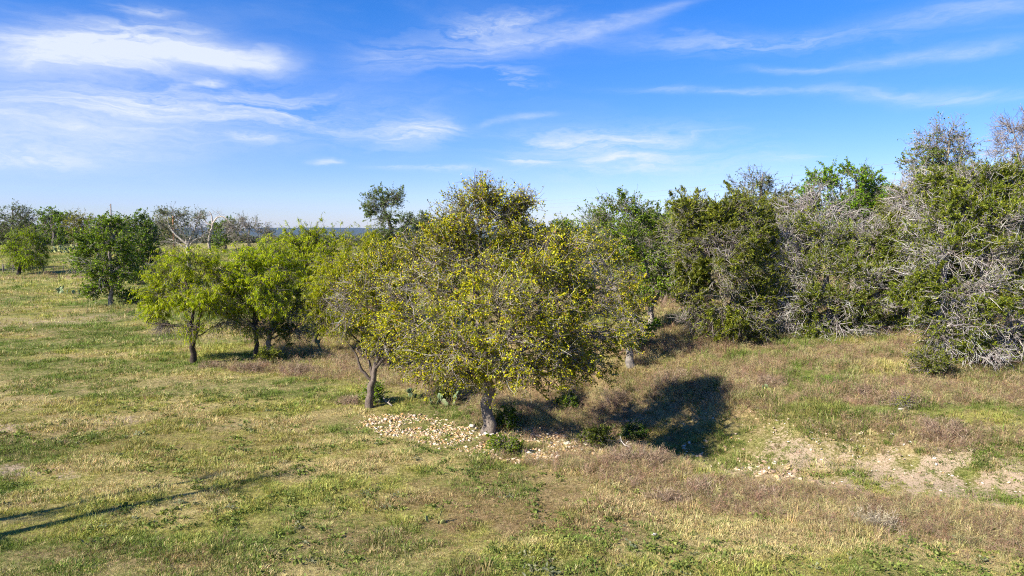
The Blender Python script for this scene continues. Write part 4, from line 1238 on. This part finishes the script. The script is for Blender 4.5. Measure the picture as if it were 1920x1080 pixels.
def build_far_woods():
    """scrub woodland beyond the pasture that runs to the ridge"""
    rng = np.random.default_rng(77)
    protos = []
    for k in range(4):
        a = Acc()
        n = 420
        nl = 7
        c = np.concatenate([rng.uniform(-2, 2, (nl, 2)), rng.uniform(2.0, 4.6, (nl, 1))], 1)
        li = rng.integers(0, nl, n)
        p = c[li] + norm(rng.normal(size=(n, 3))) * rng.uniform(.3, 1, (n, 1)) ** .4 * np.array([1.5, 1.5, 1.1])
        leaves(a, p, rng.normal(size=(n, 3)), rng.uniform(.5, .95, n), rng.uniform(.3, .6, n), rng.uniform(.6, 1.4, (n, 1)) * np.ones((n, 3)), rng)
        tubes(a, np.array([[(0, 0, -.5), (.1, 0, 1.4), (0, 0, 3.2)]]), np.array([[.22, .17, .08]]), np.array([1.2, 1.0, 1.0]), 5)
        protos.append(bpy.data.objects.new('scrub_tree', a.mesh('scrub_tree', M_GRASS)))
    n = 9000
    r = 240 + 2600 * rng.uniform(0, 1, n) ** 1.5
    az = rng.uniform(-.95, .95, n)
    x, y = r * np.sin(az), r * np.cos(az)
    k = (fbm(x * .012, y * .012, 7, 3) > .40) & ~((x < -28) & (y < 200) & (y < 330 + x))
    k &= ~((x < -20) & (y < 175))
    x, y = x[k], y[k]
    z = height(x, y)
    t = pick([(.055, .075, .02), (.08, .10, .025), (.10, .10, .045), (.12, .11, .08), (.04, .055, .018)], [4, 3, 2, 1.2, 3], len(x), rng, .2)
    instancer('woods', 'distant scrub woodland in the valley below the ridge', np.stack([x, y, z], 1), t, rng.uniform(0, 6.28, len(x)), rng.uniform(.7, 1.35, len(x)), rng.integers(0, 4, len(x)), protos, .05)


build_far_woods()


# ------------------------------------------------------------------ limestone
def rock_mesh(seed):
    rng = np.random.default_rng(seed)
    bm = bmesh.new()
    p = norm(rng.normal(size=(13, 3))) * rng.uniform(.75, 1.1, (13, 1)) * np.array([1.0, .75, .38])
    vs = [bm.verts.new(q) for q in p]
    r = bmesh.ops.convex_hull(bm, input=vs)
    bmesh.ops.delete(bm, geom=[v for v in bm.verts if not v.link_faces], context='VERTS')
    bmesh.ops.triangulate(bm, faces=bm.faces)
    bm.normal_update()
    bm.verts.index_update()
    v = np.array([w.co for w in bm.verts])
    f = np.array([[w.index for w in q.verts] for q in bm.faces])
    bm.free()
    return v, f


ROCKS = [rock_mesh(200 + k) for k in range(10)]
ROCK_COLS = [(.60, .48, .34), (.56, .38, .20), (.66, .57, .46), (.52, .30, .12), (.36, .25, .165), (.68, .63, .55)]
ROCK_W = [4.5, 4.5, 1.3, 3, 3, .4]
ROCK_WORDS = ['tan', 'orange-tan', 'cream', 'rusty orange', 'brown', 'whitish']
_rock_cache = {}


def rock_data(k, ci):
    if (k, ci) not in _rock_cache:
        a = Acc()
        a.add(ROCKS[k][0], ROCKS[k][1], np.array(ROCK_COLS[ci]))
        _rock_cache[(k, ci)] = a.mesh('rock', M_ROCK)
    return _rock_cache[(k, ci)]


def euler_mats(e):
    cx, sx, cy, sy, cz, sz = np.cos(e[:, 0]), np.sin(e[:, 0]), np.cos(e[:, 1]), np.sin(e[:, 1]), np.cos(e[:, 2]), np.sin(e[:, 2])
    m = np.empty((len(e), 3, 3))
    m[:, 0] = np.stack([cy * cz, sx * sy * cz - cx * sz, cx * sy * cz + sx * sz], 1)
    m[:, 1] = np.stack([cy * sz, sx * sy * sz + cx * cz, cx * sy * sz - sx * cz], 1)
    m[:, 2] = np.stack([-sy, sx * cy, cx * cy], 1)
    return m


def scatter_rocks(stuff_name, stuff_label, P, size, singles, rock_label, group, rng, cw=ROCK_W):
    """the largest ones are things of their own, the small ones one mass of rubble"""
    n = len(P)
    k = rng.integers(0, len(ROCKS), n)
    ci = rng.choice(len(ROCK_COLS), n, p=np.array(cw) / sum(cw))
    e = np.stack([rng.normal(size=n) * .35, rng.normal(size=n) * .35, rng.uniform(0, 6.28, n)], 1)
    order = np.argsort(-size)
    single = np.zeros(n, bool)
    single[order[:singles]] = True
    P = P.copy()
    P[:, 2] += size * .12
    for i in np.nonzero(single)[0]:
        o = obj('limestone_rock', rock_data(k[i], ci[i]), None, tuple(P[i]))
        o.rotation_euler = tuple(e[i])
        o.scale = (size[i],) * 3
        tag(o, rock_label(ROCK_WORDS[ci[i]], P[i]), 'rock', group)
    a = Acc()
    idx = np.nonzero(~single)[0]
    M = euler_mats(e)
    for q in range(len(ROCKS)):
        s = idx[k[idx] == q]
        if not len(s):
            continue
        v0, f0 = ROCKS[q]
        v = np.einsum('nij,vj->nvi', M[s], v0) * size[s][:, None, None] + P[s][:, None]
        f = (np.arange(len(s))[:, None, None] * len(v0) + f0[None]).reshape(-1, 3)
        cc = np.array(ROCK_COLS)[ci[s]] * rng.uniform(.7, 1.2, (len(s), 1))
        a.add(v, f, np.repeat(cc, len(v0), axis=0))
    tag(obj(stuff_name, a.mesh(stuff_name, M_ROCK)), stuff_label, kind='stuff')


def build_rocks():
    rng = np.random.default_rng(31)
    # rubble apron around the yellow-green tree
    line = np.array([ground_at(*p)[:2] for p in [(700, 792), (760, 798), (830, 814), (900, 830), (960, 838), (1030, 846)]])
    tail = np.array([ground_at(*p)[:2] for p in [(930, 803), (990, 808), (1050, 826), (1100, 845)]])
    low = np.array([ground_at(*p)[:2] for p in [(1000, 845), (1040, 862)]])

    def along(ln, n, w, even=False):
        t = rng.uniform(0, len(ln) - 1, n)
        k = np.minimum(t.astype(int), len(ln) - 2)
        f = (t - k)[:, None]
        p = ln[k] * (1 - f) + ln[k + 1] * f
        ww = np.interp(t, np.arange(len(ln)), w)
        return p + np.stack([rng.normal(size=n) * .35, (rng.uniform(-1, 1, n) * (1 + rng.normal(size=n) * .12) if even else np.clip(rng.normal(size=n) * .55, -1.1, 1.1)) * ww], 1)
    p = np.concatenate([along(line, 4400, [.75, 1.15, 1.3, 1.35, 1.25, .8], True), along(tail, 1300, [.6, .6, .5, .35]), along(low, 420, [.7, .4])])
    keep = fbm(p[:, 0] * 1.3, p[:, 1] * 1.3, 17, 3) > .37
    p = p[keep]
    P = np.concatenate([p, height(p[:, 0], p[:, 1])[:, None]], 1)
    size = .020 + .070 * rng.uniform(0, 1, len(p)) ** 4.0
    scatter_rocks('rubble', 'small broken limestone spread around the foot of the yellow-green tree', P, size, 150, lambda w, q: w + ' limestone rock in the rubble ' + ('nearest the forked tree' if q[0] < -3.6 else 'midway between forked tree and grey trunk' if q[0] < -1.7 else 'close around the grey trunk' if q[0] < .3 else 'at its thin end above the wash'), 'rocks in the limestone rubble', rng)
    for (px, py, s, ci, kk, lab) in [(917, 815, .20, 5, 1, 'largest white rock lying right against the grey trunk'), (1063, 833, .15, 5, 3, 'white rock at the thin end of the rubble above the wash'),
                                     (992, 850, .12, 5, 4, 'flat white rock behind the small bright bush in the rubble'), (886, 800, .15, 2, 5, 'pale slab of rock on the rubble edge left of the grey trunk'),
                                     (1228, 1005, .10, 2, 6, 'single pale rock lying in the grass in front of the wash'), (1690, 768, .13, 5, 2, 'white rock beside the yellow flowering weed on the far bank')]:
        g = ground_at(px, py)
        o = obj('limestone_rock', rock_data(kk, ci), None, (g[0], g[1], g[2] + s * .2))
        o.scale = (s * 1.1, s, s * .9)
        o.rotation_euler = (.15, .1, px * .37)
        tag(o, lab, 'rock')
    # broken ledge in the bed of the wash
    c = np.array([ground_at(*p)[:2] for p in [(1120, 838), (1240, 845), (1350, 862), (1440, 885), (1530, 905)]])
    p = along(c, 1100, [.6, .9, .8, .7, .7])
    p = p[fbm(p[:, 0] * .9, p[:, 1] * .9, 27, 3) > .33]
    P = np.concatenate([p, height(p[:, 0], p[:, 1])[:, None]], 1)
    size = .03 + .13 * rng.uniform(0, 1, len(p)) ** 4.5
    scatter_rocks('gravel', 'broken limestone gravel in the bed of the wash', P, size, 60, lambda w, q: w + ' limestone rock in the bed of the wash ' + ('nearest the dark bush' if q[0] < 4.2 else 'amid its gravel' if q[0] < 6.2 else 'where its gravel ends'), 'rocks in the wash', rng, [5, 2, 1.5, .6, 4, .2])
    # pale earth and stones on its far slope
    c = np.array([ground_at(*p)[:2] for p in [(1290, 800), (1500, 815), (1650, 850), (1850, 890)]])
    p = along(c, 500, [1.2, 1.2, 1.2, 1.2])
    P = np.concatenate([p, height(p[:, 0], p[:, 1])[:, None]], 1)
    size = .025 + .06 * rng.uniform(0, 1, len(p)) ** 4
    scatter_rocks('pebbles', 'pale pebbles on the eroded slope of the far bank', P, size, 12, lambda w, q: w + ' stone on the eroded slope ' + ('nearest the tree shadow' if q[0] < 8 else 'towards the picture edge'), 'stones on the far slope', rng, [4, 1, 3, .2, 3, 1])
    c = np.array([ground_at(*p)[:2] for p in [(598, 672), (640, 662)]])
    p = along(c, 40, [.3, .3])
    P = np.concatenate([p, height(p[:, 0], p[:, 1])[:, None]], 1)
    size = .06 + .16 * rng.uniform(0, 1, len(p)) ** 3
    scatter_rocks('stone_litter', 'white stone litter on the bank behind the dark juniper', P, size, 14, lambda w, q: w + ' stone on the bank behind the dark juniper', 'white stones on the bank', rng, [1, .1, 3, .1, .5, 4])


build_rocks()


# ------------------------------------------------------------------ prickly pears, bushes, dead wood
def pad_mesh(ci):
    me = bpy.data.meshes.new('pad')
    bm = bmesh.new()
    bmesh.ops.create_uvsphere(bm, u_segments=10, v_segments=6, radius=1)
    for v in bm.verts:
        w = .62 + .38 * (v.co.z * .5 + .5)
        v.co = Vector((v.co.x * w, v.co.y * .16, v.co.z + 1.0))
    for f in bm.faces:
        f.smooth = True
    bm.to_mesh(me)
    bm.free()
    at = me.attributes.new('col', 'FLOAT_COLOR', 'POINT')
    c = np.ones((len(me.vertices), 4), np.float32)
    c[:, :3] = ci
    at.data.foreach_set('color', c.ravel())
    me.materials.append(M_PAD)
    return me


PADS = [pad_mesh((.12, .17, .085)), pad_mesh((.17, .22, .10)), pad_mesh((.30, .31, .10))]


def cactus(px, py, n, size, label, seed, cols=(0, 1), width=.5):
    rng = np.random.default_rng(seed)
    g = ground_at(px, py)
    e = obj('prickly_pear', None, None, tuple(g))
    tag(e, label, 'cactus', 'prickly pears')
    done = []
    for k in range(n):
        s = size * rng.uniform(.75, 1.15)
        if k < max(2, n * .45) or not done:
            loc = np.array([rng.uniform(-width, width), rng.uniform(-.3, .3) * width, -.02])
            rot = np.array([rng.uniform(-.35, .35), rng.uniform(-.6, .6), rng.uniform(0, 3.1)])
        else:
            l0, r0, s0 = done[rng.integers(0, len(done))]
            m = euler_mats(r0[None])[0]
            loc = l0 + m @ np.array([rng.uniform(-.35, .35) * s0, 0, 1.8 * s0])
            rot = r0 + np.array([rng.uniform(-.3, .3), rng.uniform(-.7, .7), rng.uniform(-.7, .7)])
            s *= .85
        o = obj('pad', PADS[cols[rng.integers(0, len(cols))]], e, tuple(loc))
        o.rotation_euler = tuple(rot)
        o.scale = (s,) * 3
        done.append((loc, rot, s))


cactus(777, 746, 7, .115, 'small prickly pear nearest the forked yellow-green tree', 1, (0, 1), .28)
cactus(824, 760, 15, .125, 'larger prickly pear clump with upright pads behind the rubble', 2, (0, 1), .62)
cactus(1438, 737, 6, .11, 'pale prickly pear alone on the grassy far bank', 3, (1, 2), .25)
cactus(800, 982, 6, .07, 'sprawling yellowish prickly pear low in the near grass', 4, (2, 2), .30)
cactus(127, 551, 16, .22, 'prickly pear beside the pale track in the pasture', 5, (0, 1), 1.2)
cactus(590, 662, 9, .15, 'prickly pear by the white stones on the bank', 6, (0, 1), .4)
for k, (px, Y, n) in enumerate([(108, 122, 20), (122, 121, 20), (137, 122, 20), (150, 123, 18)]):
    p = at_depth(px, Y)
    d = pix_dir(px, 437)
    rng = np.random.default_rng(90 + k)
    e = obj('prickly_pear', None, None, tuple(p))
    tag(e, ['first clump of the far prickly pear thicket counted from the picture edge', 'second clump of the far prickly pear thicket', 'third clump of the far prickly pear thicket', 'last clump of the far prickly pear thicket, nearest the pasture tree'][k], 'cactus', 'prickly pears')
    for q in range(n):
        o = obj('pad', PADS[q % 3], e, (rng.uniform(-1, 1), rng.uniform(-.5, .5), rng.uniform(0, 1.1)))
        o.rotation_euler = (rng.normal() * .4, rng.normal() * .6, rng.uniform(0, 3.1))
        s = rng.uniform(.16, .28)
        o.scale = (s, s, s)


def bush(name, px, py, w, h, kind, label, seed, n=10, nl=7, group='bushes', lf=.9, col_mul=(1, 1, 1), leafy=1.0, scale=.55, tw=.9):
    g = ground_at(px, py)
    rng = np.random.default_rng(seed)
    lobes, tr = [], []
    for k in range(5):
        a = k / 5 * 6.28 + rng.uniform(0, 1)
        r = w * .5 * rng.uniform(.3, .6)
        z = h * rng.uniform(.4, .72)
        lobes.append((r * math.cos(a), r * math.sin(a), z, w * .3, w * .3, h * .32))
        tr.append(([(0, 0, -.03), (r * .5 * math.cos(a), r * .5 * math.sin(a), z * .5), (r * math.cos(a), r * math.sin(a), z)], [.018, .013, .007]))
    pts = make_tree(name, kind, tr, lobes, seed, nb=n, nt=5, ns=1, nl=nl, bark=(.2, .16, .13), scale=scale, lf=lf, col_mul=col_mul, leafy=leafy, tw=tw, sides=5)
    pts = [('stem' if a == 'trunk' else ('foliage' if a == 'crown' else a), m) for a, m in pts]
    return place(name, pts, g, label, 'bush', group)


bush('leafy_bush', 945, 848, .6, .36, 'green', 'small bright green bush growing out of the rubble', 301, col_mul=(.8, .75, .8), nl=5, lf=.6)
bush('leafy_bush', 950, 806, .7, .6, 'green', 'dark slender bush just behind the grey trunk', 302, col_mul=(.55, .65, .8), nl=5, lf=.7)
bush('leafy_bush', 1120, 838, .7, .5, 'juniper', 'dark green bush at the thin end of the rubble in the wash', 303, col_mul=(.7, .75, .8), nl=6)
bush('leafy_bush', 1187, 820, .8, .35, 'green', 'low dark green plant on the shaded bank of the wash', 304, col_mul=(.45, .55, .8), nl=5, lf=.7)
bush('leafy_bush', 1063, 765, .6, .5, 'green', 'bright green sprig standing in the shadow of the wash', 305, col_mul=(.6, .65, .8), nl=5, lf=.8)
bush('juniper_sprout', 503, 683, 1.0, .65, 'juniper', 'dark juniper sprout at the foot of the pale trunk', 306, nl=9, lf=1.0)
bush('leafy_bush', 1200, 660, 1.4, 1.7, 'green', 'bright green bush beside the mottled pale trunk', 307, col_mul=(.9, 1.1, .8), nl=6, scale=.9, lf=1.1)
bush('leafy_bush', 835, 752, .35, .7, 'juniper', 'dark upright sprout next to the larger prickly pear', 308, nl=8)
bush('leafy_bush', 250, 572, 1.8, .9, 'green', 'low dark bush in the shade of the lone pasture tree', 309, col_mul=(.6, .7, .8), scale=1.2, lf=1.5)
bush('leafy_bush', 702, 755, .5, .7, 'green', 'green shoots at the foot of the forked trunk', 310, nl=4, lf=.7)
bush('juniper_sprout', 1740, 705, 1.5, 1.0, 'juniper', 'low juniper sprout in the grass before the largest juniper', 311, nl=7, scale=.8, lf=1.0)
bush('leafy_bush', 1425, 645, 1.3, .9, 'juniper', 'low green bush at the grassy edge below the olive juniper', 312, nl=7, scale=.8)
bush('flowering_weed', 1693, 765, .35, .25, 'elm', 'small yellow-green weed beside the white rock on the far bank', 313, nl=3, lf=.5, col_mul=(.8, .9, 1))
bush('leafy_bush', 1300, 628, 2.2, 1.2, 'bare', 'bare brown brush in the shade under the thicket', 314, leafy=.0, scale=1.0, tw=1.2)
# grey twiggy clumps of dead weed that can be told apart
WEEDCOL = [(.30, .205, .135), (.23, .155, .105), (.40, .31, .21)]
for k, (px, py, w, h, lab) in enumerate([
        (1215, 873, 1.7, .55, 'dense brown dead-weed mound on the near lip of the wash'), (1165, 868, 1.1, .4, 'lower brown dead-weed mound beside the bush in the wash'),
        (1690, 757, 1.5, .5, 'brown dead-weed mound just above the yellow-green weed'), (1618, 742, 1.0, .4, 'small brown dead-weed mound between prickly pear and white rock'),
        (1440, 722, 1.5, .4, 'brown dead-weed mound behind the pale prickly pear'), (1770, 822, 2.2, .5, 'wide brown dead-weed mound near the picture edge on the far bank'),
        (1255, 722, 1.6, .6, 'dead-weed mound half in the shadow of the big tree'), (1150, 760, 1.6, .6, 'dead-weed mound deep in the shadow of the big tree'),
        (1440, 935, .9, .3, 'brown dead-weed mound at the foot of the pale gravel'), (1320, 925, 1.3, .35, 'brown dead-weed mound in the grass before the gravel'),
        (1250, 940, 1.0, .3, 'flat brown dead-weed patch below the dense mound'), (655, 757, 1.0, .35, 'grey dead brush at the foot of the forked trunk'),
        (470, 694, 1.8, .4, 'brown dead-weed mound under the second mesquite'), (560, 700, 1.8, .5, 'brown dead-weed mound in front of the dark juniper'), (400, 690, 1.6, .3, 'brown dead-weed mound behind the first mesquite trunk'),
        (1640, 990, 1.0, .35, 'straw-coloured dead-weed clump among tall grass near the picture corner')]):
    g = ground_at(px, py)
    rng = np.random.default_rng(500 + k)
    a = Acc()
    n = int(150 * w)
    an = rng.uniform(0, 6.28, n)
    r = rng.uniform(0, 1, n) ** .75 * w * (.42 + .22 * np.sin(an * 2 + k) + .14 * np.sin(an * 3 + 2 * k))
    bx, by = r * np.cos(an), r * np.sin(an) * .7
    bz = height(g[0] + bx, g[1] + by) - g[2]
    P0 = np.stack([bx, by, bz - .02], 1)
    hh = h * np.clip(1.0 - .62 * (r / (w * .5)) ** 2, .25, 1) * rng.uniform(.35, 1.15, n)
    P1 = P0 + np.stack([np.cos(an) * hh * .5 + rng.normal(size=n) * .08, np.sin(an) * hh * .4 + rng.normal(size=n) * .08, hh], 1)
    mid = (P0 + P1) / 2 + rng.normal(size=(n, 3)) * .03
    wc = pick(WEEDCOL if k < 15 else [(.42, .36, .26), (.3, .25, .17), (.36, .3, .2)], [3, 3, 2], n, rng)
    tubes(a, np.stack([P0, mid, P1], 1), np.broadcast_to(np.array([.0045, .004, .0025]), (n, 3)), wc, 3)
    m = n * 5
    q = rng.integers(0, n, m)
    t = rng.uniform(.3, 1, (m, 1))
    ss = P0[q] * (1 - t) + P1[q] * t
    leaves(a, ss, rng.normal(size=(m, 3)) + np.array([0, 0, .6]), rng.uniform(.08, .2, m), .008, wc[q], rng)
    o = obj('dead_weed_mound', a.mesh('dead_weed_mound', M_TWIG), None, tuple(g))
    tag(o, lab, 'weed', 'dead-weed mounds')

# fallen wood
def log(px0, py0, px1, py1, r, label, seed, col=(.36, .31, .27), name='fallen_branch', lift=.0):
    rng = np.random.default_rng(seed)
    A, B = ground_at(px0, py0), ground_at(px1, py1)
    B[2] += lift
    n = 9
    t = np.linspace(0, 1, n)[:, None]
    p = A * (1 - t) + B * t
    if not lift:
        p[:, 2] = height(p[:, 0], p[:, 1])
    p[:, 2] += r * .7
    L = np.linalg.norm(B - A)
    p[1:-1] += rng.normal(size=(n - 2, 3)) * L * .03 * np.array([1, 1, .4])
    a = Acc()
    tubes(a, (p - A)[None], np.linspace(r, r * .35, n)[None], np.array(col), 6)
    for k in range(4):
        i = rng.integers(2, n - 1)
        q = (p - A)[i]
        e = q + np.array([rng.normal() * .3, rng.normal() * .3, abs(rng.normal()) * .3 + .05]) * min(1.2, L * .6)
        tubes(a, np.stack([q, (q + e) / 2 + rng.normal(size=3) * .04, e])[None], np.array([[r * .4, r * .3, r * .12]]), np.array(col), 5)
    tag(obj(name, a.mesh(name, M_BARK, True), None, tuple(A)), label, 'branch', 'fallen branches')


log(1385, 598, 1432, 583, .06, 'pale broken limb lying at the edge of the thicket', 1, (.5, .44, .38), lift=.5)
log(1170, 792, 1200, 805, .05, 'grey fallen branch on the shaded bank of the wash', 2)
log(1195, 855, 1160, 845, .03, 'thin pale dead branch at the bush in the wash', 3, (.5, .45, .4), lift=.3)
log(735, 762, 705, 752, .03, 'short dead stub beside the forked trunk', 4, lift=.3)
log(1250, 636, 1300, 650, .05, 'grey branch on the dark ground under the thicket', 5)
log(5, 500, 22, 515, .10, 'dark fallen limb against the wire fence at the picture edge', 6, (.1, .08, .07), lift=1.0)


# ------------------------------------------------------------------ fence, poles, wires
def build_fence():
    Yf = 96.0
    e = obj('wire_fence', None, None, (-40, Yf, 0))
    tag(e, 'old wire fence on thin posts across the pasture', 'fence')
    pts = []
    for k, px in enumerate([-80, -55, -30, -8, 6, 24, 44, 62, 81, 101, 118, 137, 158, 180, 202, 224, 246, 268, 292, 316, 340, 365]):
        y = Yf - (px - 80) * .012
        p = at_depth(px, y)
        thick = px in (81, 224, -30, 6)
        r = .095 if thick else .045
        h = 1.35 if thick else 1.2
        a = Acc()
        lean = RNG.normal(size=2) * .05
        tubes(a, np.array([[(0, 0, -.3), (lean[0] * .5, lean[1] * .5, h * .5), (lean[0], lean[1], h - .03), (lean[0], lean[1], h)]]), np.array([[r, r * .95, r * .9, .004]]), np.array([.17, .14, .115]), 7)
        obj('post', a.mesh('post', M_WOOD), e, (p[0] + 40, p[1] - Yf, p[2]))
        pts.append(p)
    pts = np.array(pts)
    for hgt in (.3, .6, .88, 1.12):
        a = Acc()
        p = pts + np.array([40, -Yf - .05, hgt])
        tubes(a, p[None], np.full((1, len(p)), .008), np.array([.25, .23, .21]), 4)
        obj('wire', a.mesh('wire', M_METAL), e)


build_fence()


def pole(px, Y, top_py, r, col, label, arms, name='utility_pole'):
    p = at_depth(px, Y)
    d = pix_dir(px, top_py)
    h = CAM_H + d[2] / d[1] * Y - p[2]
    e = obj(name, None, None, tuple(p))
    tag(e, label, 'pole', 'poles in the pasture')
    a = Acc()
    tubes(a, np.array([[(0, 0, -.5), (0, 0, h * .5), (0, 0, h - .05), (0, 0, h)]]), np.array([[r, r * .85, r * .7, .01]]), np.array(col), 8)
    obj('shaft', a.mesh('shaft', M_WOOD, True), e)
    for (z, x0, x1) in arms:
        a = Acc()
        tubes(a, np.array([[(x0, -.14, h - z), ((x0 + x1) / 2, -.14, h - z), (x1, -.14, h - z)]]), np.array([[.05, .05, .05]]), np.array([.30, .28, .26]), 5)
        ar = obj('arm', a.mesh('arm', M_WOOD), e)
        for x in (x0 * .9, x1 * .9):
            a = Acc()
            tubes(a, np.array([[(x, -.14, h - z + .02), (x, -.14, h - z + .12), (x, -.14, h - z + .3)]]), np.array([[.04, .09, .03]]), np.array([.4, .38, .35]), 6)
            obj('insulator', a.mesh('insulator', M_METAL), ar)


pole(213, 235, 382, .24, (.17, .125, .09), 'tall utility pole with short arms rising behind the pasture trees', [(.6, -.5, .1), (1.8, -1.4, .1), (3.4, -1.3, 1.0)])
pole(328, 118, 405, .17, (.27, .12, .06), 'bare rust-brown pole in front of the white-trunked oak', [], 'rusty_pole')
for k, (z, off, lab) in enumerate([(12.0, 0, 'uppermost of three faint overhead wires above the thicket'), (11.4, .9, 'middle one of three faint overhead wires above the thicket'), (10.7, 1.7, 'lowest of three faint overhead wires above the thicket')]):
    A, B = np.array([49.0 + off, 12.0, z]), np.array([-2.0 + off, 160.0, z])
    t = np.linspace(0, 1, 60)[:, None]
    p = A * (1 - t) + B * t
    p[:, 2] -= 1.2 * (1 - (2 * t[:, 0] - 1) ** 2) - 1.0
    a = Acc()
    tubes(a, (p - A)[None], np.full((1, 60), .011), np.array([.3, .3, .3]), 4)
    tag(obj('overhead_wire', a.mesh('overhead_wire', M_METAL), None, tuple(A)), lab, 'wire', 'overhead wires')
